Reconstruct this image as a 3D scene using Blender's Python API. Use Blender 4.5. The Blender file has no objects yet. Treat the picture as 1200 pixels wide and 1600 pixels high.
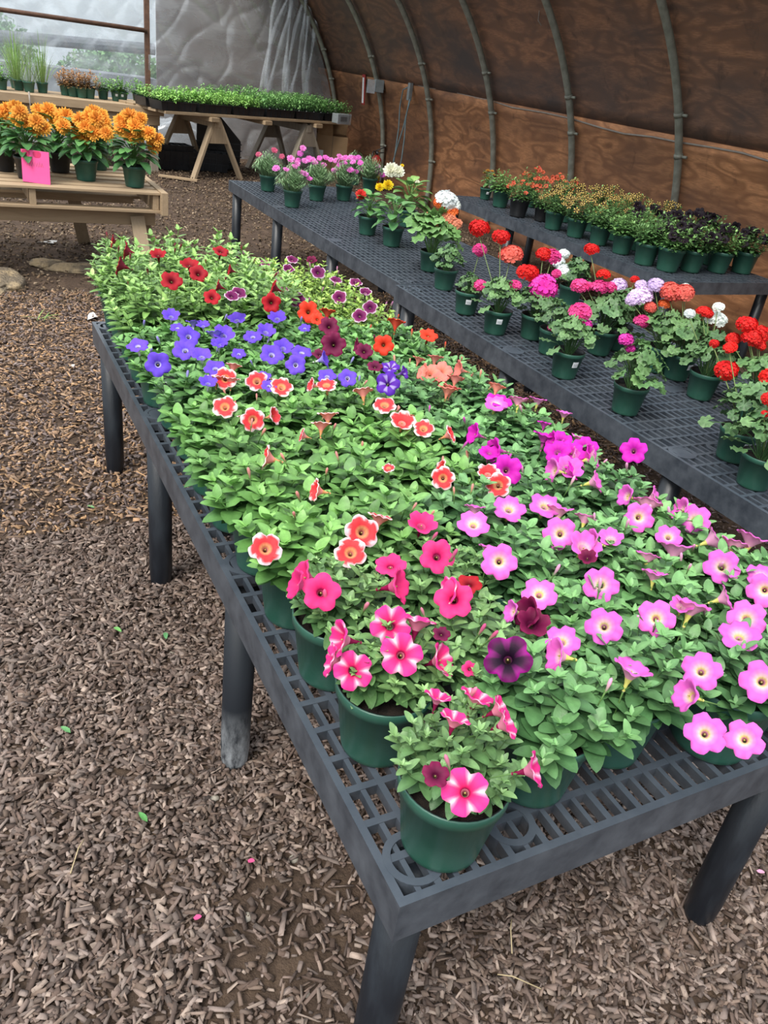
import bpy, math, random
import numpy as np
from mathutils import Vector, Matrix, Quaternion, noise as mnoise
random.seed(7); RNG = np.random.default_rng(11)
PI = math.pi; S = bpy.context.scene; COL = S.collection
R3 = random.random; U = random.uniform

# ------------------------------------------------------------ camera and survey of the place (metres)
YAW, PITCH, ROLL, FPX = 0.532198767, 0.512708511, 0.146393141, 1242.15891
CAM = Vector((0, 0, 1.60030465))
_cy, _sy, _cp, _sp = math.cos(YAW), math.sin(YAW), math.cos(PITCH), math.sin(PITCH)
FWD = Vector((_sy*_cp, _cy*_cp, -_sp)); _r = Vector((_cy, -_sy, 0)); _u = _r.cross(FWD)
RIGHT = math.cos(ROLL)*_r + math.sin(ROLL)*_u; UPV = -math.sin(ROLL)*_r + math.cos(ROLL)*_u
def ray(px, py): return FWD*FPX + RIGHT*(px-600) - UPV*(py-800)
def at_z(px, py, z): d = ray(px, py); return CAM + d*((z-CAM.z)/d.z)
def at_y(px, py, y): d = ray(px, py); return CAM + d*(y/d.y)
def at_x(px, py, x): d = ray(px, py); return CAM + d*(x/d.x)
def at_depth(px, py, P): return CAM + ray(px, py)*((P-CAM).dot(FWD)/FPX)
cd = bpy.data.cameras.new('camera'); co = bpy.data.objects.new('camera', cd); COL.objects.link(co)
cd.sensor_fit = 'VERTICAL'; cd.sensor_height = 36; cd.lens = FPX/1600*36; cd.clip_start = .05; cd.clip_end = 200
co.matrix_world = Matrix(((RIGHT.x, UPV.x, -FWD.x, CAM.x), (RIGHT.y, UPV.y, -FWD.y, CAM.y), (RIGHT.z, UPV.z, -FWD.z, CAM.z), (0, 0, 0, 1)))
S.camera = co

# ------------------------------------------------------------ helpers
class MB:
    def __init__(s): s.v = []; s.f = []; s.m = []; s.c = []
    def add(s, vs, fs, mi=0, col=None):
        b = len(s.v); s.v.extend([tuple(p) for p in vs]); s.f.extend([tuple(i+b for i in f) for f in fs]); s.m.extend([mi]*len(fs))
        if col is None: col = (1, 1, 1)
        if isinstance(col, list): s.c.extend(col)
        else: s.c.extend([col]*len(vs))
        return s
    def box(s, a, b, mi=0, col=None, M=None):
        x0, y0, z0 = a; x1, y1, z1 = b
        vs = [(x0,y0,z0),(x1,y0,z0),(x1,y1,z0),(x0,y1,z0),(x0,y0,z1),(x1,y0,z1),(x1,y1,z1),(x0,y1,z1)]
        if M is not None: vs = [M @ Vector(p) for p in vs]
        return s.add(vs, [(0,3,2,1),(4,5,6,7),(0,1,5,4),(1,2,6,5),(2,3,7,6),(3,0,4,7)], mi, col)
    def bar(s, p, q, w, h, mi=0, col=None, up=(0,0,1)):
        p = Vector(p); q = Vector(q); d = q-p; L = d.length; d.normalize(); a = Vector(up).cross(d)
        if a.length < 1e-4: a = Vector((1,0,0)).cross(d)
        a.normalize(); b = d.cross(a)
        M = Matrix(((d.x,a.x,b.x,p.x),(d.y,a.y,b.y,p.y),(d.z,a.z,b.z,p.z),(0,0,0,1)))
        return s.box((0,-w/2,-h/2), (L,w/2,h/2), mi, col, M)
    def tube(s, pts, r, n=8, mi=0, col=None, cap=True):
        pts = [Vector(p) for p in pts]; vs = []; fs = []; prev = None
        for i, p in enumerate(pts):
            d = (pts[min(i+1, len(pts)-1)]-pts[max(i-1, 0)])
            d = d.normalized() if d.length > 1e-9 else Vector((0,0,1))
            if prev is None: a = d.cross(Vector((0,0,1)) if abs(d.z) < .9 else Vector((1,0,0)))
            else: a = prev - d*prev.dot(d)
            a.normalize(); prev = a; b = d.cross(a); rr = r[i] if isinstance(r, (list, tuple)) else r
            for k in range(n):
                t = 2*PI*k/n; vs.append(p + a*(rr*math.cos(t)) + b*(rr*math.sin(t)))
        for i in range(len(pts)-1):
            for k in range(n):
                fs.append((i*n+k, i*n+(k+1)%n, (i+1)*n+(k+1)%n, (i+1)*n+k))
        if cap: fs.append(tuple(range(n-1,-1,-1))); fs.append(tuple((len(pts)-1)*n+k for k in range(n)))
        return s.add(vs, fs, mi, col)
    def lathe(s, prof, n=32, mi=0, col=None, c=(0,0,0), cap0=True, cap1=False):
        vs = []; fs = []
        for r, z in prof:
            for k in range(n):
                t = 2*PI*k/n; vs.append((c[0]+r*math.cos(t), c[1]+r*math.sin(t), c[2]+z))
        m = len(prof)
        for i in range(m-1):
            for k in range(n): fs.append((i*n+k, i*n+(k+1)%n, (i+1)*n+(k+1)%n, (i+1)*n+k))
        if cap0: fs.append(tuple(range(n-1,-1,-1)))
        if cap1: fs.append(tuple((m-1)*n+k for k in range(n)))
        return s.add(vs, fs, mi, col)
    def mesh(s, name, mats, smooth=True):
        me = bpy.data.meshes.new(name); me.from_pydata(s.v, [], s.f)
        for m in (mats if isinstance(mats, list) else [mats]): me.materials.append(m)
        me.polygons.foreach_set('material_index', s.m)
        a = me.color_attributes.new('Col', 'FLOAT_COLOR', 'POINT')
        arr = np.ones((len(s.v), 4), 'f'); arr[:, :3] = np.array(s.c, 'f').reshape(-1, 3); a.data.foreach_set('color', arr.ravel())
        if smooth: me.polygons.foreach_set('use_smooth', [True]*len(s.f))
        me.update(); return me
def obj(name, me, parent=None, loc=(0,0,0), rot=None, scale=None):
    o = bpy.data.objects.new(name, me); COL.objects.link(o); o.parent = parent; o.location = loc
    if rot is not None:
        if isinstance(rot, Quaternion): o.rotation_mode = 'QUATERNION'; o.rotation_quaternion = rot
        else: o.rotation_euler = rot
    if scale is not None: o.scale = (scale,)*3 if not isinstance(scale, (tuple, list)) else scale
    return o
def tag(o, label, cat, group=None, kind=None):
    o['label'] = label; o['category'] = cat
    if group: o['group'] = group
    if kind: o['kind'] = kind
    return o
def thing(name, label, cat, loc=(0,0,0), rotz=0, group=None):
    o = bpy.data.objects.new(name, None); o.empty_display_size = .05; COL.objects.link(o)
    o.location = loc; o.rotation_euler = (0, 0, rotz); return tag(o, label, cat, group)
def struct(name, me, loc=(0,0,0), parent=None):
    o = obj(name, me, parent, loc)
    if parent is None: o['kind'] = 'structure'
    return o
def bevel(o, w=.003, seg=2):
    m = o.modifiers.new('bevel', 'BEVEL'); m.width = w; m.segments = seg; m.limit_method = 'ANGLE'; return o

# ------------------------------------------------------------ materials
def newmat(name):
    m = bpy.data.materials.new(name); m.use_nodes = True; nt = m.node_tree; nt.nodes.clear()
    out = nt.nodes.new('ShaderNodeOutputMaterial'); b = nt.nodes.new('ShaderNodeBsdfPrincipled')
    nt.links.new(b.outputs[0], out.inputs[0]); return m, nt, b, out
def N(nt, t, **k):
    n = nt.nodes.new(t)
    for a, v in k.items():
        if a in n.inputs.keys() if hasattr(n.inputs, 'keys') else False: n.inputs[a].default_value = v
        else: setattr(n, a, v)
    return n
def c4(c): return (c[0], c[1], c[2], 1)
def mixc(nt, fac, a, b, mode='MIX'):
    n = nt.nodes.new('ShaderNodeMix'); n.data_type = 'RGBA'; n.blend_type = mode
    for s, v in ((0, fac), (6, a), (7, b)):
        if hasattr(v, 'is_linked') or hasattr(v, 'links'): nt.links.new(v, n.inputs[s])
        else: n.inputs[s].default_value = v if s == 0 else c4(v)
    return n.outputs[2]
def noise(nt, scale, detail=4, vec=None, rough=.55, dist=0):
    n = nt.nodes.new('ShaderNodeTexNoise'); n.inputs['Scale'].default_value = scale; n.inputs['Detail'].default_value = detail
    n.inputs['Roughness'].default_value = rough; n.inputs['Distortion'].default_value = dist
    if vec is not None: nt.links.new(vec, n.inputs['Vector'])
    return n.outputs[0]
def coord(nt, kind='Object', scale=(1,1,1)):
    t = nt.nodes.new('ShaderNodeTexCoord'); m = nt.nodes.new('ShaderNodeMapping'); m.inputs['Scale'].default_value = scale
    nt.links.new(t.outputs[kind], m.inputs[0]); return m.outputs[0]
def ramp(nt, src, p0, p1):
    n = nt.nodes.new('ShaderNodeMapRange'); n.inputs[1].default_value = p0; n.inputs[2].default_value = p1
    nt.links.new(src, n.inputs[0]); return n.outputs[0]
def bump(nt, b, src, strength=.3, dist=.01):
    n = nt.nodes.new('ShaderNodeBump'); n.inputs['Strength'].default_value = strength; n.inputs['Distance'].default_value = dist
    nt.links.new(src, n.inputs['Height']); nt.links.new(n.outputs[0], b.inputs['Normal'])
def simple(name, c1, c2=None, scale=8, rough=.6, bmp=.15, bdist=.004, metal=0, stretch=(1,1,1), spec=.5, lo=.35, hi=.65):
    m, nt, b, out = newmat(name); c2 = c2 or tuple(x*.7 for x in c1)
    v = coord(nt, 'Object', stretch); n = noise(nt, scale, 5, v)
    nt.links.new(mixc(nt, ramp(nt, n, lo, hi), c1, c2), b.inputs['Base Color'])
    b.inputs['Roughness'].default_value = rough; b.inputs['Metallic'].default_value = metal; b.inputs['Specular IOR Level'].default_value = spec
    if bmp: bump(nt, b, noise(nt, scale*6, 4, v), bmp, bdist)
    return m
def colmat(name, rough=.55, transl=.25, var=.25, spec=.4, bmp=.2, bscale=300):
    m, nt, b, out = newmat(name); a = nt.nodes.new('ShaderNodeAttribute'); a.attribute_name = 'Col'
    oi = nt.nodes.new('ShaderNodeObjectInfo')
    v = coord(nt, 'Object'); n = noise(nt, 60, 3, v)
    c = mixc(nt, ramp(nt, n, .2, .8), (1-var,1-var,1-var), (1+var,1+var,1+var)); cc = mixc(nt, 1.0, a.outputs['Color'], c, 'MULTIPLY')
    r = mixc(nt, oi.outputs['Random'], (.84,.84,.90), (1.06,1.06,1.0)); cc = mixc(nt, 1.0, cc, r, 'MULTIPLY')
    nt.links.new(cc, b.inputs['Base Color']); b.inputs['Roughness'].default_value = rough; b.inputs['Specular IOR Level'].default_value = spec
    if bmp: bump(nt, b, noise(nt, bscale, 2, v), bmp, .002)
    if transl:
        t = nt.nodes.new('ShaderNodeBsdfTranslucent'); nt.links.new(cc, t.inputs[0]); ms = nt.nodes.new('ShaderNodeMixShader'); ms.inputs[0].default_value = transl
        nt.links.new(b.outputs[0], ms.inputs[1]); nt.links.new(t.outputs[0], ms.inputs[2]); nt.links.new(ms.outputs[0], out.inputs[0])
    return m
M = {}
M['leaf'] = colmat('leaf', .45, .16, .3, .4)
M['petal'] = colmat('petal', .6, .3, .06, .25, .12, 500)
M['chips'] = colmat('wood_chips', .85, 0, .25, .2, .5, 200)
M['pot'] = simple('green_nursery_plastic', (.020,.078,.054), (.027,.092,.066), 20, .36, .1, .002, spec=.45)
M['pot_black'] = simple('black_nursery_plastic', (.012,.013,.014), (.02,.02,.022), 20, .4, .1, .002)
M['potting'] = simple('potting_soil', (.035,.022,.014), (.012,.008,.006), 90, .95, .8, .01)
def benchmat():
    m, nt, b, out = newmat('black_bench_plastic'); v = coord(nt, 'Object', (3,3,3)); n = noise(nt, 5, 6, v, .65); n2 = noise(nt, 1.2, 3, coord(nt, 'Object'))
    c = mixc(nt, ramp(nt, n, .35, .75), (.030,.037,.048), (.085,.097,.115))
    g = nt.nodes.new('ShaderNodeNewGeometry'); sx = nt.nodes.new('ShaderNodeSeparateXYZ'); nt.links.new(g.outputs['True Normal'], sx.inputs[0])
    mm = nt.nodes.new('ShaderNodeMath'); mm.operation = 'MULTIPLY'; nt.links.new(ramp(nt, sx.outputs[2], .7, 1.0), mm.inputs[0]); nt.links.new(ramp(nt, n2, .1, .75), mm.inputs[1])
    c = mixc(nt, mm.outputs[0], c, (.058,.072,.092)); nt.links.new(c, b.inputs['Base Color']); b.inputs['Roughness'].default_value = .38; bump(nt, b, n, .2, .002); return m  # upward faces tinted blue-grey: dust, with sky reflection put into the colour
M['bench'] = benchmat()
M['bench_leg'] = simple('black_leg_plastic', (.006,.008,.012), (.017,.022,.029), 9, .42, .25, .002, stretch=(4,4,1), lo=.45, hi=.85)
M['white'] = simple('white_sticker', (.75,.78,.8), (.65,.68,.7), 40, .5, 0)
M['tag_print'] = simple('printed_grey', (.25,.27,.3), (.3,.32,.34), 40, .5, 0)
M['rib'] = simple('weathered_pipe', (.27,.27,.22), (.18,.175,.14), 14, .6, .25, .003, metal=.15)
M['rust'] = simple('rusty_pipe', (.15,.075,.045), (.09,.045,.03), 20, .7, .2, .003)
M['cable'] = simple('grey_cable', (.30,.26,.22), (.24,.20,.17), 20, .6, 0)
M['cable_teal'] = simple('teal_cable', (.12,.19,.21), (.16,.22,.24), 20, .5, 0)
M['box_grey'] = simple('grey_electrical_plastic', (.24,.26,.26), (.19,.21,.21), 20, .45, .1, .002)
M['board'] = simple('cardboard', (.30,.19,.10), (.26,.16,.08), 10, .85, .1, .002)
M['red'] = simple('extinguisher_red', (.35,.03,.025), (.28,.02,.02), 10, .35, 0)
M['yellow'] = simple('yellow_paint', (.6,.5,.05), None, 10, .5, 0)
M['blk'] = simple('black_plastic', (.010,.011,.013), (.02,.021,.024), 10, .35, .1, .003)
M['pink'] = simple('pink_card', (.85,.09,.30), (.80,.08,.28), 10, .7, 0)
M['pinkpen'] = simple('red_marker', (.62,.03,.13), None, 10, .7, 0)
M['pinkpen2'] = simple('thin_marker', (.68,.12,.28), None, 10, .7, 0)
M['rock'] = simple('tan_stone', (.36,.27,.16), (.16,.125,.085), 9, .9, .8, .03, lo=.42, hi=.58)
M['pebble'] = simple('pebble', (.34,.31,.25), (.22,.20,.17), 30, .7, .2, .003)
M['paper'] = simple('paper_scrap', (.6,.58,.55), (.5,.48,.45), 20, .8, .1)
def wood(name, c1, c2, sx=(1,12,12), sc=3):
    m, nt, b, out = newmat(name); v = coord(nt, 'Object', sx)
    n = noise(nt, sc, 8, v, .65, 1.2); n2 = noise(nt, 1.1, 3, coord(nt, 'Object'))
    c = mixc(nt, ramp(nt, n, .3, .7), c1, c2); c = mixc(nt, ramp(nt, n2, .35, .75), c, tuple(x*.62 for x in c1))
    nt.links.new(c, b.inputs['Base Color']); b.inputs['Roughness'].default_value = .82; bump(nt, b, n, .35, .004); return m
M['woodx'] = wood('weathered_pine_x', (.43,.31,.19), (.28,.19,.11))
M['woody'] = wood('weathered_pine_y', (.43,.31,.19), (.28,.19,.11), (12,1,12))
M['woodz'] = wood('weathered_pine_z', (.45,.34,.22), (.30,.21,.13), (12,12,1))
M['greyz'] = wood('grey_pine_z', (.34,.29,.23), (.22,.18,.13), (12,12,1))
def dusty():
    m, nt, b, out = newmat('dusty_leg_plastic'); v = coord(nt, 'Object'); n = noise(nt, 30, 6, coord(nt, 'Object', (1,1,.35)), .75); sx = nt.nodes.new('ShaderNodeSeparateXYZ'); nt.links.new(v, sx.inputs[0])
    g = ramp(nt, sx.outputs[2], .20, .0); mm = nt.nodes.new('ShaderNodeMath'); mm.operation = 'MULTIPLY'; nt.links.new(g, mm.inputs[0]); nt.links.new(ramp(nt, n, .36, .62), mm.inputs[1])
    nt.links.new(mixc(nt, mm.outputs[0], (.008,.011,.016), (.36,.38,.40)), b.inputs['Base Color']); b.inputs['Roughness'].default_value = .5; return m
M['leg_dusty'] = dusty()
def plywood(name, c1, c2, dark, ds):
    m, nt, b, out = newmat(name); v = coord(nt, 'Object', (1,.9,3.2))
    n1 = noise(nt, 1.7, 2, v, .5, .3)
    mth = nt.nodes.new('ShaderNodeMath'); mth.operation = 'MULTIPLY'; mth.inputs[1].default_value = 34; nt.links.new(n1, mth.inputs[0])
    fr = nt.nodes.new('ShaderNodeMath'); fr.operation = 'SINE'; nt.links.new(mth.outputs[0], fr.inputs[0])
    fine = noise(nt, 26, 5, coord(nt, 'Object', (1,.6,6)), .6)
    c = mixc(nt, ramp(nt, fr.outputs[0], -.7, .9), c1, c2); c = mixc(nt, ramp(nt, fine, .35, .7), c, tuple(x*.55 for x in c1))
    blot = noise(nt, .9, 6, coord(nt, 'Object', (1,.8,1.6)), .6, .4); c = mixc(nt, ramp(nt, blot, ds-.17, ds+.16), c, dark)
    streak = noise(nt, 3.3, 4, coord(nt, 'Object', (1,2.0,1.6)), .6, .5); c = mixc(nt, ramp(nt, streak, .60, .85), c, tuple(x*.5 for x in dark))
    nt.links.new(c, b.inputs['Base Color']); b.inputs['Roughness'].default_value = .7; b.inputs['Specular IOR Level'].default_value = .3; bump(nt, b, fine, .2, .004); return m
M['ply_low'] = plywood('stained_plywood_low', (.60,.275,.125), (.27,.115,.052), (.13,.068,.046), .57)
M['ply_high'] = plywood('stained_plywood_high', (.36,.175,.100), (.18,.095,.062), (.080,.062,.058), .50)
M['ply_end'] = plywood('end_plywood', (.24,.18,.155), (.20,.155,.135), (.15,.12,.11), .5)
def film(name, opac, tint=(.8,.85,.9)):
    m, nt, b, out = newmat(name); nt.nodes.remove(b)
    tr = nt.nodes.new('ShaderNodeBsdfTransparent'); tr.inputs[0].default_value = (.96,.97,.98,1)
    di = nt.nodes.new('ShaderNodeBsdfDiffuse'); di.inputs[0].default_value = c4(tint); tl = nt.nodes.new('ShaderNodeBsdfTranslucent'); tl.inputs[0].default_value = c4(tint)
    gl = nt.nodes.new('ShaderNodeBsdfGlossy'); gl.inputs['Roughness'].default_value = .18
    a = nt.nodes.new('ShaderNodeMixShader'); a.inputs[0].default_value = .5; nt.links.new(di.outputs[0], a.inputs[1]); nt.links.new(tl.outputs[0], a.inputs[2])
    g = nt.nodes.new('ShaderNodeMixShader'); g.inputs[0].default_value = .25; nt.links.new(a.outputs[0], g.inputs[1]); nt.links.new(gl.outputs[0], g.inputs[2])
    n = noise(nt, 1.6, 5, coord(nt, 'Object', (1,1,2.2)), .6, 1.0); mr = nt.nodes.new('ShaderNodeMapRange'); nt.links.new(n, mr.inputs[0])
    mr.inputs[1].default_value = .3; mr.inputs[2].default_value = .75; mr.inputs[3].default_value = opac*.6; mr.inputs[4].default_value = min(1, opac*1.5)
    x = nt.nodes.new('ShaderNodeMixShader'); nt.links.new(mr.outputs[0], x.inputs[0]); nt.links.new(tr.outputs[0], x.inputs[1]); nt.links.new(g.outputs[0], x.inputs[2])
    nt.links.new(x.outputs[0], out.inputs[0]); return m
M['film'] = film('clear_plastic_sheet', .48, (.70,.76,.80)); M['film2'] = film('bunched_plastic_sheet', .36); M['filmw'] = film('end_plastic_sheet', .36, (.8,.84,.88)); M['clear'] = film('clear_cover', .3)
def groundmat():
    m, nt, b, out = newmat('brown_soil'); v = coord(nt, 'Object')
    n = noise(nt, 1.3, 5, v); n2 = noise(nt, 45, 6, v, .7); n3 = noise(nt, 9, 5, v, .6)
    c = mixc(nt, ramp(nt, n, .35, .65), (.105,.070,.050), (.075,.052,.039)); c = mixc(nt, ramp(nt, n2, .38, .68), c, (.055,.038,.028)); c = mixc(nt, ramp(nt, n3, .5, .72), c, (.14,.095,.065))
    nt.links.new(c, b.inputs['Base Color']); b.inputs['Roughness'].default_value = .95; b.inputs['Specular IOR Level'].default_value = .15; bump(nt, b, n2, .9, .02); return m
M['soil'] = groundmat()

# ------------------------------------------------------------ world and sun
w = bpy.data.worlds.new('sky'); S.world = w; w.use_nodes = True; nt = w.node_tree; bg = nt.nodes['Background']
tc = nt.nodes.new('ShaderNodeTexCoord'); sx = nt.nodes.new('ShaderNodeSeparateXYZ'); nt.links.new(tc.outputs['Generated'], sx.inputs[0])
nt.links.new(mixc(nt, ramp(nt, sx.outputs[2], .05, .75), (.50,.56,.60), (1.22,1.30,1.38)), bg.inputs[0]); bg.inputs[1].default_value = 1.35
sl = bpy.data.lights.new('sun', 'SUN'); so = bpy.data.objects.new('sun', sl); COL.objects.link(so); sl.energy = 3.6; sl.angle = math.radians(26); sl.color = (1, .95, .87)
so.rotation_euler = Vector((-.55, -.35, .9)).to_track_quat('Z', 'Y').to_euler(); so.location = (-3, -2, 6)
S.view_settings.view_transform = 'Standard'; S.view_settings.look = 'None'; S.view_settings.exposure = 0.2; S.view_settings.gamma = 1
S.view_settings.use_curve_mapping = False
S.cycles.max_bounces = 6; S.cycles.transparent_max_bounces = 12

# ------------------------------------------------------------ ground
def gz(x, y):
    z = .012*mnoise.noise(Vector((x*1.3, y*1.3, 0))) + .006*mnoise.noise(Vector((x*5, y*5, 3)))
    if y > 5: z += .03*mnoise.noise(Vector((x*.9, y*.9, 5)))*min(1, (y-5)/2)
    return z-.006
mb = MB(); nx, ny = 90, 150; X0, X1, Y0, Y1 = -6, 9, -3, 24
vs = [(X0+(X1-X0)*i/nx, Y0+(Y1-Y0)*j/ny, gz(X0+(X1-X0)*i/nx, Y0+(Y1-Y0)*j/ny)) for j in range(ny+1) for i in range(nx+1)]
fs = [(j*(nx+1)+i, j*(nx+1)+i+1, (j+1)*(nx+1)+i+1, (j+1)*(nx+1)+i) for j in range(ny) for i in range(nx)]
mb.add(vs, fs); struct('floor', mb.mesh('floor', M['soil']))
def chips(name, n, xr, yr, L, W, T, pal, label, cat, thin=0, tilt=.35):
    x = RNG.uniform(*xr, n); y = RNG.uniform(*yr, n)
    if thin:
        keep = np.array([mnoise.noise(Vector((a*1.1, b*1.1, 9))) + .35*mnoise.noise(Vector((a*5, b*5, 2))) > -thin for a, b in zip(x, y)]) | (RNG.random(n) < .35)
        x = x[keep]; y = y[keep]; n = len(x)
    z = np.array([gz(a, b) for a, b in zip(x, y)]) + RNG.uniform(0, .014, n)
    l = RNG.uniform(L[0], L[1], n)*(1+.9*(RNG.random(n) < .12)); wd = RNG.uniform(W[0], W[1], n); t = RNG.uniform(T[0], T[1], n); th = RNG.uniform(0, 2*PI, n); a1 = RNG.normal(0, tilt, n); a2 = RNG.normal(0, tilt, n)
    d = np.stack([np.cos(th), np.sin(th), a1], 1); d /= np.linalg.norm(d, axis=1)[:, None]
    s = np.stack([-np.sin(th), np.cos(th), a2], 1); s /= np.linalg.norm(s, axis=1)[:, None]
    u = np.cross(d, s); u /= np.linalg.norm(u, axis=1)[:, None]; c = np.stack([x, y, z], 1)
    V = np.zeros((n, 8, 3))
    for k, (i, j, h) in enumerate([(-1,-1,0),(1,-1,0),(1,1,0),(-1,1,0),(-1,-1,1),(1,-1,1),(1,1,1),(-1,1,1)]):
        jl = RNG.uniform(.65, 1.1, n); jw = RNG.uniform(.35, 1.1, n)
        V[:, k] = c + d*(i*l/2*jl)[:, None] + s*(j*wd/2*jw)[:, None] + u*(h*t)[:, None]
    F = np.array([(4,5,6,7),(0,1,5,4),(1,2,6,5),(2,3,7,6),(3,0,4,7)]); Fa = (F[None] + (np.arange(n)*8)[:, None, None]).reshape(-1, 4)
    me = bpy.data.meshes.new(name); me.vertices.add(n*8); me.vertices.foreach_set('co', V.ravel()); nf = len(Fa)
    me.loops.add(nf*4); me.loops.foreach_set('vertex_index', Fa.ravel().astype('i')); me.polygons.add(nf)
    me.polygons.foreach_set('loop_start', (np.arange(nf)*4).astype('i')); me.update(); me.validate()
    a = me.color_attributes.new('Col', 'FLOAT_COLOR', 'POINT'); C = np.ones((n, 8, 4), 'f'); P = np.array(pal)
    base = P[RNG.choice(len(P), n, p=None)]*RNG.uniform(.42, 1.22, n)[:, None]; C[:, :, :3] = base[:, None, :]; a.data.foreach_set('color', C.ravel())
    me.materials.append(M['chips']); o = obj(name, me); tag(o, label, cat, None, 'stuff'); return o
grey = [(.20,.155,.138),(.160,.118,.102),(.25,.195,.172),(.105,.072,.058),(.17,.122,.098),(.29,.225,.19),(.125,.087,.072),(.165,.12,.103),(.21,.155,.13)]
tan = [(.36,.23,.145),(.27,.175,.115),(.42,.26,.15),(.20,.135,.09),(.46,.28,.145),(.30,.20,.125),(.16,.112,.08)]  # warmth of the sunlit walkway, put into the chip colours
soilc = [(.13,.088,.06),(.10,.07,.05),(.17,.115,.075),(.08,.056,.04),(.24,.18,.13)]
chips('bark_mulch', 80000, (-.7,2.3), (.1,2.6), (.008,.036), (.004,.015), (.002,.006), grey, 'grey-brown bark mulch around the near bench legs', 'mulch', .48)
chips('bark_mulch', 60000, (-.5,4.2), (2.6,5.6), (.008,.036), (.004,.015), (.002,.006), grey[:4]+tan[:6], 'brown bark mulch with sunlit warmth coloured in tan, beyond the middle of the walkway', 'mulch', .45)
chips('bark_mulch', 9000, (2.3,5.3), (.3,2.6), (.010,.032), (.005,.012), (.002,.006), grey, 'dark bark mulch under the middle bench', 'mulch', .3)
chips('soil_crumbs', 24000, (-.3,5.45), (5.3,12.5), (.006,.030), (.006,.022), (.003,.012), soilc, 'loose brown soil crumbs on the far ground', 'soil', .2)

# ------------------------------------------------------------ benches
def bench(label, x0, x1, y0, y1, zt, legs_y, pitchy=.0665, nlong=30):
    t = thing('display_bench', label, 'bench', ((x0+x1)/2, (y0+y1)/2, 0), 0, None); cx, cyy = (x0+x1)/2, (y0+y1)/2
    X0, X1, Y0, Y1 = x0-cx, x1-cx, y0-cyy, y1-cyy
    mb = MB(); h = .08; e = .013
    mb.box((X0,Y0,zt-h), (X0+e,Y1,zt)); mb.box((X1-e,Y0,zt-h), (X1,Y1,zt)); mb.box((X0+e,Y0,zt-h), (X1-e,Y0+e,zt)); mb.box((X0+e,Y1-e,zt-h), (X1-e,Y1,zt))
    px = (X1-X0-e)/nlong
    for i in range(1, nlong):
        x = X0+e/2+i*px; wd = .0058 if i % 2 == 0 else .0044; mb.box((x-wd,Y0+e,zt-.020), (x+wd,Y1-e,zt-.0005 if i % 2 == 0 else zt-.002))
    n = round((Y1-Y0)/pitchy); py = (Y1-Y0-e)/n
    for j in range(1, n):
        y = Y0+e/2+j*py; mb.box((X0+e,y-.0062,zt-.022), (X1-e,y+.0062,zt-.001))
    def ring(cx_, cy_, r):
        K = 28; vs = []; fs = []
        for k in range(K):
            a = 2*PI*k/K
            for rr, zz in ((r-.006, zt+.0004), (r+.006, zt+.0004), (r+.006, zt-.035), (r-.006, zt-.035)): vs.append((cx_+rr*math.cos(a), cy_+rr*math.sin(a), zz))
        for k in range(K):
            for q in range(4): fs.append((k*4+q, k*4+(q+1)%4, ((k+1)%K)*4+(q+1)%4, ((k+1)%K)*4+q))
        mb.add(vs, fs)
    for ly in legs_y:
        for lx in (X0+.055, X1-.055):
            yy = ly-cyy; ring(lx, yy, .040); ring(lx + (.17 if lx < 0 else -.17), yy, .036)
            if ly not in (legs_y[0], legs_y[-1]): mb.box((lx-.03,yy-.035,zt-.03), (lx+.03,yy+.035,zt-.0003))
    for j in range(len(legs_y)-1):
        yy = (legs_y[j]+legs_y[j+1])/2-cyy; mb.box((-.05,yy-.03,zt-.03), (.05,yy+.03,zt-.0003))
    obj('bench_top', mb.mesh('bench_top', M['bench'], False), t)
    for ly in legs_y:
        for lx in (X0+.053, X1-.053):
            m2 = MB(); m2.lathe([(.031,-.01),(.034,.012),(.0365,.06),(.0375,zt-.02)], 24, cap1=True); obj('leg', m2.mesh('leg', M['leg_dusty'] if abs(ly-1.39) < .01 and lx < 0 else M['bench_leg']), t, (lx, ly-cyy, 0))
    return t
ZB = .61
bench('black plastic grid bench full of petunias, nearest the camera', .432, 1.39, .537, 3.085, ZB, [.60,1.39,2.21,3.03])
bench('black grid bench holding dianthus and begonias, behind the seam', 2.035, 3.045, 3.63, 6.65, ZB, [3.70,4.62,5.62,6.58])
bench('black grid bench of geraniums, middle of the scene', 2.0, 3.01, .60, 3.617, ZB, [.67,1.63,2.62,3.54])
bench('black grid bench against the plywood wall holding dark petunias', 4.08, 5.1, 3.72, 6.62, ZB, [3.80,4.75,5.65,6.54])

# ------------------------------------------------------------ curved plywood wall and pipe ribs
PC = (2.60, .20, 3.03)
def prof(a, r=PC[2]): return PC[0]+r*math.cos(a), PC[1]+r*math.sin(a)
def wallstrip(name, a0, a1, mat, y0=-1.0, y1=13.35, th=.02, roff=.05, n=14):
    mb = MB(); vs = []; fs = []
    for i in range(n+1):
        a = a0+(a1-a0)*i/n
        for rr in (PC[2]+roff, PC[2]+roff+th):
            x, z = prof(a, rr)
            for y in (y0, y1): vs.append((x, y, z))
    for i in range(n):
        b = i*4; fs += [(b, b+1, b+5, b+4), (b+2, b+6, b+7, b+3), (b, b+4, b+6, b+2), (b+1, b+3, b+7, b+5)]
    fs += [(0,2,3,1), (n*4, n*4+1, n*4+3, n*4+2)]
    mb.add(vs, fs); return struct(name, mb.mesh(name, mat))
aC = math.asin((1.345-PC[1])/PC[2])
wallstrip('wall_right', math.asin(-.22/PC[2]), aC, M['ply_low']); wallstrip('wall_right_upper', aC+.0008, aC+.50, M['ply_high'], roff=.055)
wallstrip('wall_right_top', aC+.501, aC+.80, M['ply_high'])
RY = [5.34-2.88, 5.34-1.44, 5.34, 6.78, 8.20, 9.64, 11.06, 12.72]
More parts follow.
